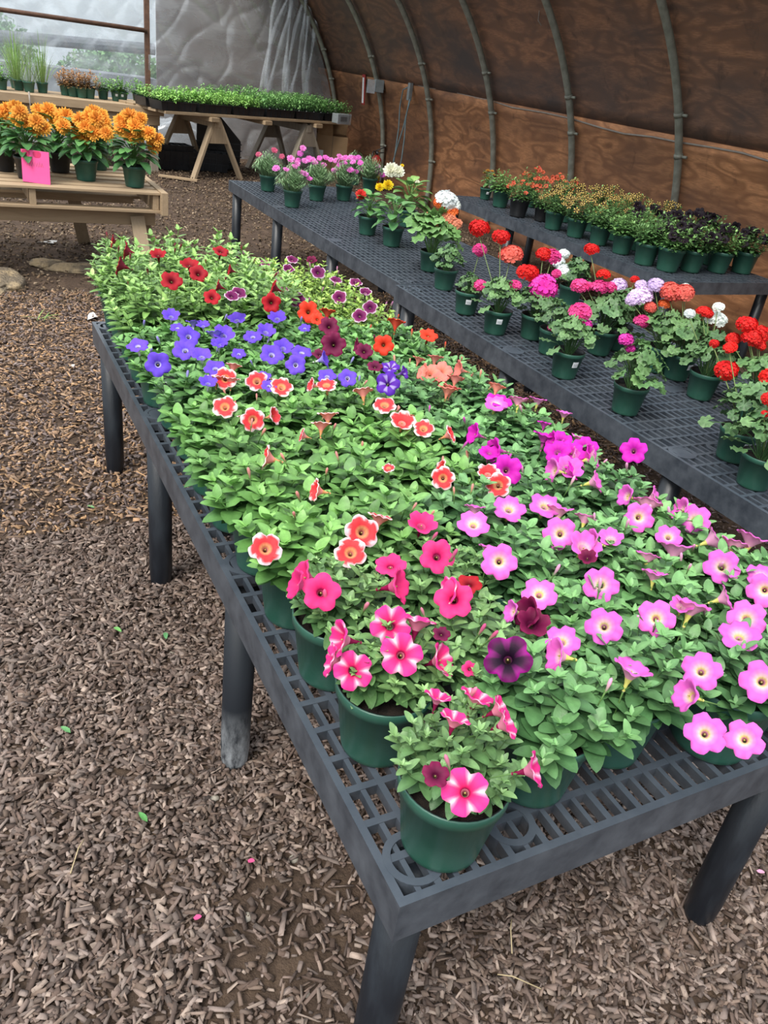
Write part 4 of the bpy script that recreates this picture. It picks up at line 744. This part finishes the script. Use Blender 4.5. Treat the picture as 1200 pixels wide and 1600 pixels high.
for b, k, s, blk, lab in WB:
    P = at_z(b[0], b[1], ZB); t = potted('potted_calibrachoa' if k[:2] in ('cc','yb') else 'potted_petunia' if k == 'bk' else 'potted_plant', lab, 'potted plant', P.x, P.y+.02, ZB, WG, s, bool(blk), .3 if k == 'yo' else None)
    if k == 'yo':
        obj('foliage', YF, t, (0,0,.09)); [obj('flower', YB, t, (U(-.06,.06), U(-.06,.06), .19+U(-.02,.05)), scale=U(.8,1.2)) for _ in range(7)]
    else:
        obj('foliage', (CF if k[:2] in ('cc','yb') else CB)[random.randrange(2)], t, (0,0,.115*s), (0,0,U(0,6)), (1,1,1.2) if k == 'green3' else 1)
        if k[:2] == 'cc': scat(t, 'cc', 16 if k == 'cc' else 8, .13, .16, .13, .62)
        if k == 'yb': scat(t, 'yb', 26, .15, .17, .13, .68)
        if k == 'bk': scat(t, 'bk', 11, .13, .15, .14, 1.25)
BR_ = [(4.72,6.25,'cc','coral calibrachoa in the back row nearest the bench far end'),(4.78,5.9,'cc','coral calibrachoa in the back row beside the star flowers'),(4.62,5.6,'yb','star calibrachoa in the back row behind the black pots'),(4.85,5.35,'yb','star calibrachoa against the plywood, far one'),(4.62,5.25,'yb','star calibrachoa in the second row behind the first star pot'),(4.85,5.02,'yb','star calibrachoa against the plywood, nearer one'),(4.60,4.92,'yb','star calibrachoa in the second row behind the leafy plants'),(4.85,4.70,'yb','star calibrachoa spilling highest against the plywood'),(4.55,4.60,'bk','black petunia in the second row behind the bushy green plant'),(4.55,4.28,'bk','black petunia behind the front corner pots'),(4.85,4.40,'bk','black petunia in the back row against the plywood'),(4.90,4.22,'bk','black petunia in the back row near the bench end')]
for x, y, k, lab in BR_:
    t = potted('potted_calibrachoa' if k != 'bk' else 'potted_petunia', lab, 'potted plant', x, y, ZB, WG, 1.0); obj('foliage', (CF if k != 'bk' else CB)[random.randrange(2)], t, (0,0,.13), (0,0,U(0,6)), (1,1,1.1)); scat(t, k, dict(cc=16, yb=26, bk=9)[k], .15, .18, .145, dict(cc=.68, yb=.68, bk=1.25)[k])

# ------------------------------------------------------------ pallet table with orange blooms and pink card
t = thing('pallet', 'weathered wooden pallet used as a tabletop for the orange flowers', 'pallet', (.30, 6.4, 0)); XR = 1.03
mb = MB(); XL = -1.2
for k, (y, wd) in enumerate([(-.50,.11),(-.36,.09),(-.22,.11),(-.06,.10),(.10,.10),(.26,.10),(.44,.12)]):
    o = MB(); o.box((XL,y-wd/2,.600), (XR-.01*(k % 3),y+wd/2,.616)); bevel(obj('deck_board', o.mesh('deck_board', M['woodx'], False), t), .002)
for x in (XL+.05, -.45, .20, XR-.045):
    o = MB(); o.box((x-.02,-.54,.498), (x+.02,.50,.600)); bevel(obj('stringer', o.mesh('stringer', M['woody'], False), t), .002)
for y in (-.50, 0, .45):
    o = MB(); o.box((XL,y-.05,.480), (XR-.01,y+.05,.498)); bevel(obj('bottom_board', o.mesh('bottom_board', M['woodx'], False), t), .002)
o = MB(); o.box((XR-.02,-.60,.475), (XR+.025,.50,.625)); bevel(obj('end_board', o.mesh('end_board', M['woody'], False), t), .003)
t = thing('trestle', 'wooden trestle with a long beam carrying the pallet', 'trestle', (.30, 6.4, 0))
for y in (-.42, .36):
    o = MB(); o.box((-1.2,y-.02,.375), (XR-.03,y+.02,.475)); bevel(obj('beam', o.mesh('beam', M['woodx'], False), t), .003)
for p, q in [((XR-.16,-.46,.44),(XR-.12,-.62,0)), ((XR-.10,-.38,.42),(XR-.06,-.30,0)), ((.55,.36,.47),(.66,.62,0)), ((-.9,-.45,.44),(-.95,-.6,0)), ((-.9,.38,.44),(-.95,.6,0))]:
    o = MB(); o.bar(p, q, .022, .095, up=(1,0,.0)); bevel(obj('leg', o.mesh('leg', M['woodz'], False), t), .002)
MF = [big_foliage(i, .20, .19, 60, .11, .62, (.045,.14,.045), (.13,.30,.08), .35) for i in (71, 72)]
MH = [dbl_head('flower', .051, 9, (.92,.50,.075), (.62,.09,.008), s, .72, .33) for s in (6, 7)]
MP = [((212,293),'orange-flowered pot at the right end of the pallet', [(190,190),(205,185),(212,193),(199,200),(222,190),(207,213),(222,210),(235,213),(245,218),(238,225),(215,203),(192,202)], 0, 1.02),
 ((136,283),'orange-flowered pot in the pallet middle, just right of the pink card', [(122,208),(137,205),(150,212),(140,197),(128,190),(142,187),(155,192),(160,205),(112,192),(104,204),(168,212),(133,215)], 0, 1.02),
 ((155,266),'orange-flowered pot behind, its top touching the middle pot', [(150,182),(160,186),(165,196),(140,182),(168,205)], 0, 1.0),
 ((95,270),'dark pot of orange flowers right behind the pink card', [(70,183),(80,178),(90,185),(100,187),(88,192),(108,188),(64,178),(97,196)], 1, 1.02),
 ((45,280),'dark pot of orange flowers directly behind the pink card', [(30,190),(42,188),(52,192),(62,196),(68,200),(37,182),(55,200)], 1, 1.02),
 ((8,268),'orange-flowered pot at the left frame edge', [(2,178),(12,172),(22,178),(10,185),(25,170),(-8,176)], 1, 1.0)]
for i, (b, lab, hs, blk, s) in enumerate(MP):
    P = at_z(b[0], b[1], .616); t = potted('potted_marigold', lab, 'potted plant', P.x, P.y+.03, .616, 'orange-flowered pots on the pallet', s, bool(blk))
    obj('foliage', MF[i % 2], t, (0,0,.125), (0,0,U(0,6)), 1.0)
    for px, py in hs:
        Q = at_depth(px, py, P+Vector((0,0,.3)))+FWD*U(-.06,.06); obj('flower', MH[random.randrange(2)], t, Q-Vector(t.location), (CAM-Q).normalized().lerp(Vector((U(-.5,.5),U(-.5,.5),1)), .45).to_track_quat('Z', 'Y'), U(.9,1.12))
P = at_z(58,283,.617); t = thing('price_card', 'bright pink handwritten card standing on the pallet edge', 'sign', (P.x-.01, P.y-.075, .617), -.45)
mb = MB(); mb.box((-.088,-.0015,0), (.088,.0015,.195)); obj('card', mb.mesh('card', M['pink'], False), t, rot=(-.06,0,0))
mb = MB()
for cx_ in (-.058, .012):
    K = 18; vs = [(cx_+.026*math.cos(a)*(1), -.0022, .178+.024*math.sin(a)-.004*abs(math.sin(a*2))) for a in [2*PI*k/K for k in range(K)]]; vs = [(x, y, min(z, .193)) for x, y, z in vs]; mb.add(vs, [tuple(range(K))])
obj('marker_spots', mb.mesh('marker_spots', M['pinkpen'], False), t, rot=(-.06,0,0))
mb = MB(); xs = -.055
for k in range(7): mb.bar((xs, -.0022, .10), (xs+.006, -.0022, .125+.008*(k % 2)), .001, .003); mb.bar((xs+.006, -.0022, .125), (xs+.014, -.0022, .10), .001, .003); xs += .015
obj('handwriting', mb.mesh('handwriting', M['pinkpen2'], False), t, rot=(-.06,0,0))

# ------------------------------------------------------------ plank bench at the left with grasses and small pots
t = thing('plank_bench', 'long weathered timber bench in front of the clear end wall', 'bench', (1.0, 10.9, 0)); y0 = -.02
o = MB(); o.box((-4,0,.655), (1.50,.04,.745)); bevel(obj('front_board', o.mesh('front_board', M['woodx'], False), t), .003)
for k in range(6): o = MB(); o.box((-4,.045+k*.17,.705), (1.50-.02*(k % 2),.205+k*.17,.728)); bevel(obj('plank', o.mesh('plank', M['woodx'], False), t), .002)
o = MB(); o.box((-4,.05,.54), (1.46,.09,.65)); bevel(obj('rail', o.mesh('rail', M['woodx'], False), t), .003)
for x in (1.40, -.9, -2.6):
    for y in (.13, .95): o = MB(); o.box((x-.045,y-.045,0), (x+.045,y+.045,.70)); bevel(obj('leg', o.mesh('leg', M['greyz'], False), t), .003)
o = MB(); o.bar((.35,.05,.64), (.75,.05,.10), .03, .09, up=(0,1,0)); obj('brace', o.mesh('brace', M['woodx'], False), t)
GFm = [grass_foliage(81, .26, .62, 80, .007, (.16,.30,.08), (.30,.44,.16)), grass_foliage(82, .28, .50, 60, .006, (.16,.28,.10), (.32,.42,.20))]
SM = [petunia_foliage(i, .14, .17, 22, .045, .6, (.08,.22,.05), (.25,.46,.12), nodes=5) for i in (83, 84)]
RB = petunia_foliage(85, .14, .22, 26, .045, .6, (.24,.17,.07), (.55,.30,.14), nodes=6)
TP = [((4,141),SM[0],'small bright green plant at the left frame edge of the plank bench'),((26,139),GFm[0],'tall grass, leftmost of the three behind the orange flowers'),((31,142),GFm[0],'tall grass nearest the left end, beside the leftmost tuft'),((47,145),GFm[1],'wispy grass in the middle of the three tufts'),((68,146),GFm[0],'tall arching grass, rightmost tuft on the plank bench'),
 ((104,150),RB,'reddish-leaved plant, left one of the bronze group'),((116,152),RB,'reddish-leaved plant, in the middle of the bronze group'),((130,154),RB,'reddish-leaved plant, right one of the bronze group'),((142,155),RB,'sparse reddish-leaved plant at the right of the bronze group'),((163,156),SM[1],'green plant with tiny white blooms in a dark pot'),((184,159),SM[0],'bushy green plant beside a stickered pot'),((193,160),SM[1],'stickered small pot with green plant on the plank bench'),((217,161),SM[0],'small green plant at the right end of the plank bench')]
for (px, py), F, lab in TP:
    P = at_z(px, py, .728); t = potted('potted_plant' if F not in GFm else 'potted_grass', lab, 'potted plant', P.x, P.y+.07, .728, 'small pots on the plank bench', .85, False, .4 if 'stickered' in lab else None); obj('foliage', F, t, (0,0,.09), (0,0,U(0,6)), .95)
o = MB(); P = at_y(45,143,10.88); o.tube([at_y(45,143,10.87), at_y(47,160,10.86), at_y(49,182,10.87)], .01, 6); tag(obj('rope', o.mesh('rope', M['cable'])), 'short pale rope hanging over the plank bench front', 'rope')

# ------------------------------------------------------------ seedling table
ZT = .76; t = thing('sawhorse_table', 'plank tabletop laid over two sawhorses at the back', 'table', (3.7, 11.4, 0))
A = at_z(262,176,ZT-.02); B = at_z(545,194,ZT-.02); dA = (B-A).normalized(); nA = Vector((-dA.y, dA.x, 0)); loc = Vector((3.7,11.4,0))
for k in range(6):
    o = MB(); p = A+nA*(.09+k*.17)-loc; q = B+nA*(.09+k*.17)-loc; o.bar(p-dA*U(0,.05)+Vector((0,0,0)), q+dA*U(0,.05), .16, .03); bevel(obj('plank', o.mesh('plank', M['woodx'], False), t), .002)
for u_ in (.22, .50, .80):
    o = MB(); p = A.lerp(B, u_)-loc; o.bar(p+nA*-.04+Vector((0,0,-.045)), p+nA*1.0+Vector((0,0,-.045)), .12, .05, up=(0,0,1)); bevel(obj('batten', o.mesh('batten', M['woody'], False), t), .003)
def sawhorse(cx_, lab, mat, w=.37, L=.85):
    p = A.lerp(B, cx_); t = thing('sawhorse', lab, 'sawhorse', (p.x+nA.x*.45, p.y+nA.y*.45, 0), math.atan2(dA.y, dA.x), 'sawhorses under the seedling table')
    o = MB(); o.box((-.045,-L/2,.60), (.045,L/2,.69)); bevel(obj('top_rail', o.mesh('top_rail', mat, False), t), .003)
    for sy in (-1, 1):
        for sx_ in (-1, 1): o = MB(); o.bar((sx_*.03,sy*(L/2-.06),.70), (sx_*w,sy*(L/2-.0),0), .035, .085, up=(0,1,0)); bevel(obj('leg', o.mesh('leg', mat, False), t), .002)
        o = MB(); y = sy*(L/2-.015); o.add([(-.17,y-.01,.42),(.17,y-.01,.42),(.06,y-.01,.62),(-.06,y-.01,.62),(-.17,y+.01,.42),(.17,y+.01,.42),(.06,y+.01,.62),(-.06,y+.01,.62)], [(0,1,2,3),(7,6,5,4),(0,4,5,1),(1,5,6,2),(2,6,7,3),(3,7,4,0)]); obj('gusset', o.mesh('gusset', mat, False), t)
    return t
sawhorse(.25, 'left sawhorse of tan wood, beside the black tub', M['woodz']); sawhorse(.76, 'right sawhorse of grey wood, near the cardboard box', M['greyz'])
def tray_mesh():
    mb = MB(); L, Wd, H = .50, .26, .095
    def fr(z, s): return [(-L/2*s,-Wd/2*s,z),(L/2*s,-Wd/2*s,z),(L/2*s,Wd/2*s,z),(-L/2*s,Wd/2*s,z)]
    mb.add(fr(0,.94)+fr(H,1.0)+fr(H,.97)+fr(.045,.95), [(3,2,1,0)]+[(i,(i+1)%4,4+(i+1)%4,4+i) for i in range(4)]+[(4+i,4+(i+1)%4,8+(i+1)%4,8+i) for i in range(4)]+[(8+i,8+(i+1)%4,12+(i+1)%4,12+i) for i in range(4)]+[(12,13,14,15)])
    mb.box((-L/2-.008,-Wd/2-.008,H-.006), (L/2+.008,-Wd/2,H+.002)); mb.box((-L/2-.008,Wd/2,H-.006), (L/2+.008,Wd/2+.008,H+.002))
    for k in range(1, 6): x = -L/2+k*L/6; mb.box((x-.003,-Wd/2-.004,.004), (x+.003,Wd/2,H-.004))
    return mb.mesh('tray', M['blk'], False)
TR = tray_mesh()
def seedling_mesh(seed, g1, g2, H=.10, n=70):
    rnd = random.Random(seed); mb = MB()
    for k in range(n):
        x = rnd.uniform(-.24,.24); y = rnd.uniform(-.13,.13); h = H*rnd.uniform(.6,1.2); tp = Vector((x+rnd.uniform(-.02,.02), y+rnd.uniform(-.02,.02), h)); mb.tube([(x,y,0), tp], .0013, 3, 0, g1, False)
        for q in range(8): a = rnd.uniform(0, 6.28); add_leaf(mb, Vector((x,y,0)).lerp(tp, .45+.55*q/7), (math.cos(a), math.sin(a), rnd.uniform(-.1,.6)), (0,0,1), rnd.uniform(.03,.055), .021, shade(lerp(g1, g2, rnd.random()), rnd.uniform(.8,1.15)), .4, .2, 3)
    return mb.mesh('seedlings', M['leaf'])
SE = [seedling_mesh(91, (.13,.31,.06), (.34,.58,.15), .10), seedling_mesh(92, (.11,.27,.08), (.26,.48,.16), .13), seedling_mesh(93, (.11,.27,.08), (.26,.48,.16), .13)]
ang = math.atan2(dA.y, dA.x)
fl_ = ['leftmost seedling tray, at the left end of the table', 'front tray of light green seedlings, second from left', 'front tray of seedlings left of the middle', 'front tray of feathery seedlings right of the middle', 'front seedling tray second from the right end', 'front seedling tray at the right end by the meter box']
bl_ = ['back row tray of light green seedlings at the left', 'back row seedling tray second from left', 'back row seedling tray left of the middle', 'tallest feathery seedlings in the back row', 'back row seedling tray second from right', 'back row seedling tray at the right end']
for row in range(3):
    for k in range(6):
        if row == 2 and k < 2: continue
        p = A.lerp(B, .0+k*.175)+dA*.18+nA*(.16+row*.31); lab = (fl_, bl_, ['', '', 'rear row seedling tray left of the middle', 'rear row seedling tray at the middle', 'rear row seedling tray right of middle', 'rear row seedling tray by the corner'])[row][k]
        t = thing('seedling_tray', 'black plastic '+lab if not lab.startswith('tallest') else lab, 'seedling tray', (p.x, p.y, ZT+.0), ang+U(-.03,.03), 'seedling trays on the sawhorse table'); obj('tray', TR, t); obj('seedlings', SE[0 if k < 3 and row < 2 else 1+k % 2], t, (0,0,.06), (0,0,PI*(k % 2)), (1,1,U(1.25,1.6)))
        if row == 0 and k > 2:
            mb = MB(); [mb.box((-.2+q*.13,-.12,.05), (-.185+q*.13,-.118,.105)) for q in range(4)]; obj('plant_markers', mb.mesh('plant_markers', M['white'], False), t)
P = at_z(527,193,ZT); t = thing('meter_box', 'small clear-fronted grey box at the right end of the seedling table', 'box', (P.x+.08, P.y+.08, ZT), ang)
mb = MB(); mb.box((-.11,-.06,0), (.11,.06,.12)); bevel(obj('housing', mb.mesh('housing', M['box_grey'], False), t), .006)
mb = MB(); mb.box((-.13,-.075,-.005), (.13,-.062,.13)); obj('cover', mb.mesh('cover', M['clear'], False), t)
mb = MB(); mb.box((-.06,-.064,.03), (.06,-.0605,.09)); obj('dial_panel', mb.mesh('dial_panel', M['blk'], False), t)
# things under and beside the table
P = Vector((3.42, 11.75, 0)); t = thing('black_tub', 'large black ribbed plastic tub stored on its side under the table', 'tub', P, -.15)
mb = MB(); mb.add([(-.30,-.12,0),(.30,-.12,0),(.27,.12,0),(-.27,.12,0),(-.30,-.16,.62),(-.02,-.16,.70),(.30,-.16,.38),(.27,.12,.36),(-.02,.12,.66),(-.27,.12,.58)], [(3,2,1,0),(0,1,6,5,4),(2,3,9,8,7),(0,4,9,3),(1,2,7,6),(4,5,8,9),(5,6,7,8)]); bevel(obj('shell', mb.mesh('shell', M['blk'], False), t), .015, 3)
mb = MB(); [mb.bar((-.31,-.165+.0,.1+k*.08), (.31,-.15,.1+k*.08), .02, .014) for k in range(4)]; obj('rib_lines', mb.mesh('rib_lines', M['blk'], False), t)
for k, (px, py, rz, n) in enumerate([(275,270,.2,4), (308,270,-.1,3)]):
    P = Vector((2.72+k*.50, 11.35+.1*k, 0))
    for q in range(n):
        t = tag(obj('empty_tray', TR, None, (P.x+U(-.02,.02), P.y+U(-.02,.02), .005+q*.067), (0,0,rz+U(-.08,.08)), (1,1,1)), 'empty black tray under the table, %s of the %s stack' % (['bottom','second','third','top'][q] if not (k == 1 and q == 2) else 'topmost', ['left','right'][k]), 'tray', 'stacked empty trays under the table')
mb = MB()
def bag(name, lab, c, r, seed, cat='bag'):
    mb = MB(); K, J = 26, 14; vs = []
    for j in range(J+1):
        ph = PI*j/J
        for k in range(K):
            a = 2*PI*k/K; d = Vector((math.cos(a)*math.sin(ph), math.sin(a)*math.sin(ph), -math.cos(ph))); q = 1+.35*mnoise.noise(d*2.2+Vector((seed,0,0)))+.22*abs(mnoise.noise(d*6+Vector((0,seed,0)))); vs.append((c[0]+d.x*r[0]*q, c[1]+d.y*r[1]*q, max(.003, c[2]+d.z*r[2]*q)))
    fs = [(j*K+k, j*K+(k+1)%K, (j+1)*K+(k+1)%K, (j+1)*K+k) for j in range(J) for k in range(K)]; mb.add(vs, fs); o = obj(name, mb.mesh(name, M['film2'], True)); return tag(o, lab, cat)
bag('plastic_bag', 'crumpled clear plastic under the left of the seedling table', (2.95,12.25,.22), (.42,.14,.28), 3); bag('plastic_bag', 'clear plastic bag slumped beside the cardboard box', (4.95,11.9,.20), (.26,.2,.24), 8)
t = thing('cardboard_box', 'open tan cardboard box standing in the far corner', 'box', (5.12, 11.75, 0), -.35)
mb = MB(); mb.box((-.22,-.20,0), (.22,.20,.56)); obj('carton', mb.mesh('carton', M['board'], False), t)
mb = MB(); mb.add([(-.22,-.20,.56),(.0,-.20,.56),(-.02,-.30,.72),(-.22,-.28,.74)], [(0,1,2,3)]); mb.add([(-.22,.20,.56),(.22,.20,.56),(.24,.28,.70),(-.22,.30,.72)], [(0,1,2,3)]); obj('flap', mb.mesh('flap', M['board'], False), t)
mb = MB(); mb.box((.0,-.203,0), (.006,-.2005,.56)); M['tape'] = simple('dark_tape', (.08,.06,.04), None, 5, .6, 0); obj('tape', mb.mesh('tape', M['tape'], False), t)
mb = MB(); mb.box((-.18,-.204,.26), (-.12,-.2005,.36)); obj('shipping_label', mb.mesh('shipping_label', M['white'], False), t)

# ------------------------------------------------------------ stones, scraps and weeds on the ground
def stone(name, lab, x, y, r, seed, mat, cat='stone', n=28, grp=None):
    mb = MB(); J = n//2; vs = []
    for j in range(J+1):
        ph = PI*j/J
        for k in range(n):
            a = 2*PI*k/n; d = Vector((math.cos(a)*math.sin(ph), math.sin(a)*math.sin(ph), -math.cos(ph))); q = 1+.30*mnoise.noise(d*1.5+Vector((seed,seed,0)))+.12*mnoise.noise(d*5+Vector((seed,0,0))); vs.append((d.x*r[0]*q, d.y*r[1]*q, d.z*r[2]*q))
    fs = [(j*n+k, j*n+(k+1)%n, (j+1)*n+(k+1)%n, (j+1)*n+k) for j in range(J) for k in range(n)]; mb.add(vs, fs); return tag(obj(name, mb.mesh(name, mat), None, (x, y, gz(x, y)+r[2]*.3)), lab, cat, grp)
stone('rock', 'pale tan rock at the left frame edge near the pallet', .24, 5.80, (.15,.28,.06), 1, M['rock'], 'rock', 48); stone('rock', 'long low tan rock half buried before the pallet', .80, 6.2, (.24,.10,.035), 5, M['rock'], 'rock', 48); stone('rock', 'dark-speckled rock lump beside the long low rock', .60, 6.3, (.12,.09,.04), 9, M['rock'], 'rock', 36)
for px, py, r, lab in [(460,1340,.011,'round pale pebble left of the nearest corner'),(385,1435,.011,'round grey pebble below the left walkway middle'),(480,1555,.006,'tiny pebble at the bottom frame edge'),(335,1246,.010,'oval pebble near the whitened bench leg'),(292,1235,.010,'flat tan pebble left of the whitened leg'),(500,1360,.007,'small greenish pebble by the bench edge'),(270,1020,.009,'small grey pebble left of the whitened leg'),(105,801,.009,'round white pebble in the left walkway'),(1085,1380,.016,'light stone under the front edge, left of the right leg'),(150,675,.010,'round tan pebble by the leg shadow'),(70,1170,.007,'small white pebble at the left frame edge')]:
    P = at_z(px, py, 0); stone('pebble', lab, P.x, P.y, (r*1.2, r, r*.6), px*.01, M['pebble'], 'pebble', 14, 'pebbles in the mulch')
for px, py, s, rz, lab in [(75,380,.07,.2,'white paper scrap on the soil behind the rocks'),(145,495,.06,1.2,'white paper scrap beside the far bench corner'),(112,577,.02,.5,'tiny white scrap in the tan mulch')]:
    P = at_z(px, py, 0); mb = MB(); vs = [(s*math.cos(a)*(1+.3*math.sin(a*3)), s*.5*math.sin(a)*(1+.2*math.cos(a*5)), .012+.006*math.sin(a*2)) for a in [2*PI*k/12 for k in range(12)]]; mb.add(vs+[(x*.98,y*.98,z-.002) for x,y,z in vs], [tuple(range(12)), tuple(range(23,11,-1))]+[(k,12+k,12+(k+1)%12,(k+1)%12) for k in range(12)]); tag(obj('paper_scrap', mb.mesh('paper_scrap', M['paper'], False), None, (P.x, P.y, gz(P.x,P.y)+.004), (0,0,rz)), lab, 'paper')
for px, py, c, lab in [(258,988,(.12,.32,.12),'fallen green leaf in the mulch left of the whitened leg'),(178,980,(.14,.36,.10),'small green leaf scrap in the left walkway'),(136,790,(.16,.34,.12),'fallen leaf in the far left walkway'),(230,1284,(.10,.30,.08),'curled green leaf below the whitened leg'),(110,1145,(.10,.26,.10),'tiny green sprig at the left of the walkway')]:
    P = at_z(px, py, .02); mb = MB(); add_leaf(mb, (0,0,0), (1,.3,.25), (0,0,1), .034, .014, c, .2, .3); tag(obj('fallen_leaf', mb.mesh('fallen_leaf', M['leaf']), None, P, (0,0,U(0,6))), lab, 'leaf')
for px, py, k, lab in [(387,1344,'hp','fallen pink petal left of the nearest bench corner'),(302,1434,'hp','tiny pink petal in the mulch at the bottom'),(161,778,'dr','tiny red petal in the left walkway'),(1182,1360,'lp','pink petal right of the front leg')]:
    P = at_z(px, py, .018); mb = MB(); add_leaf(mb, (0,0,0), (1,0,.1), (0,0,1), .018, .013, OUT[k], -.3, .3); tag(obj('fallen_petal', mb.mesh('fallen_petal', M['petal']), None, P, (0,0,U(0,6))), lab, 'petal')
P = at_z(60,500,0); mb = MB()
for k in range(7): a = U(-1,4); add_leaf(mb, (U(-.03,.03),U(-.03,.03),.0), (math.cos(a)*.8, math.sin(a)*.8, .5), (0,0,1), U(.08,.14), .005, (.22,.36,.10), .3, .1, 5)
tag(obj('weed', mb.mesh('weed', M['leaf']), None, P), 'small grassy weed sprouting in the tan mulch by the rocks', 'weed')
o = MB(); p = Vector((2.35,10.55,.03)); o.bar(p, p+Vector((.42,-.22,0)), .07, .02); tag(obj('ground_board', o.mesh('ground_board', M['woodx'], False)), 'short board lying on the soil beside the left sawhorse', 'board')
for px, py, dx, dy, L, lab in [(800,1490,.5,.85,.055,'pale straw lying in the mulch under the front edge'),(845,1545,-.6,.6,.07,'second pale straw near the bottom frame edge'),(110,1365,.4,.9,.06,'dry straw in the lower left mulch')]:
    P = at_z(px, py, .02); o = MB(); o.tube([P, P+Vector((dx*L,dy*L,.004)), P+Vector((dx*L*1.6,dy*L*1.4,.0))], .0014, 5, 0, (.5,.4,.22)); M.setdefault('straw', simple('straw', (.48,.38,.22), None, 20, .7, 0)); tag(obj('straw', o.mesh('straw', M['straw'])), lab, 'straw')
print('petunia pots', len(pots), 'objects', len(bpy.data.objects))
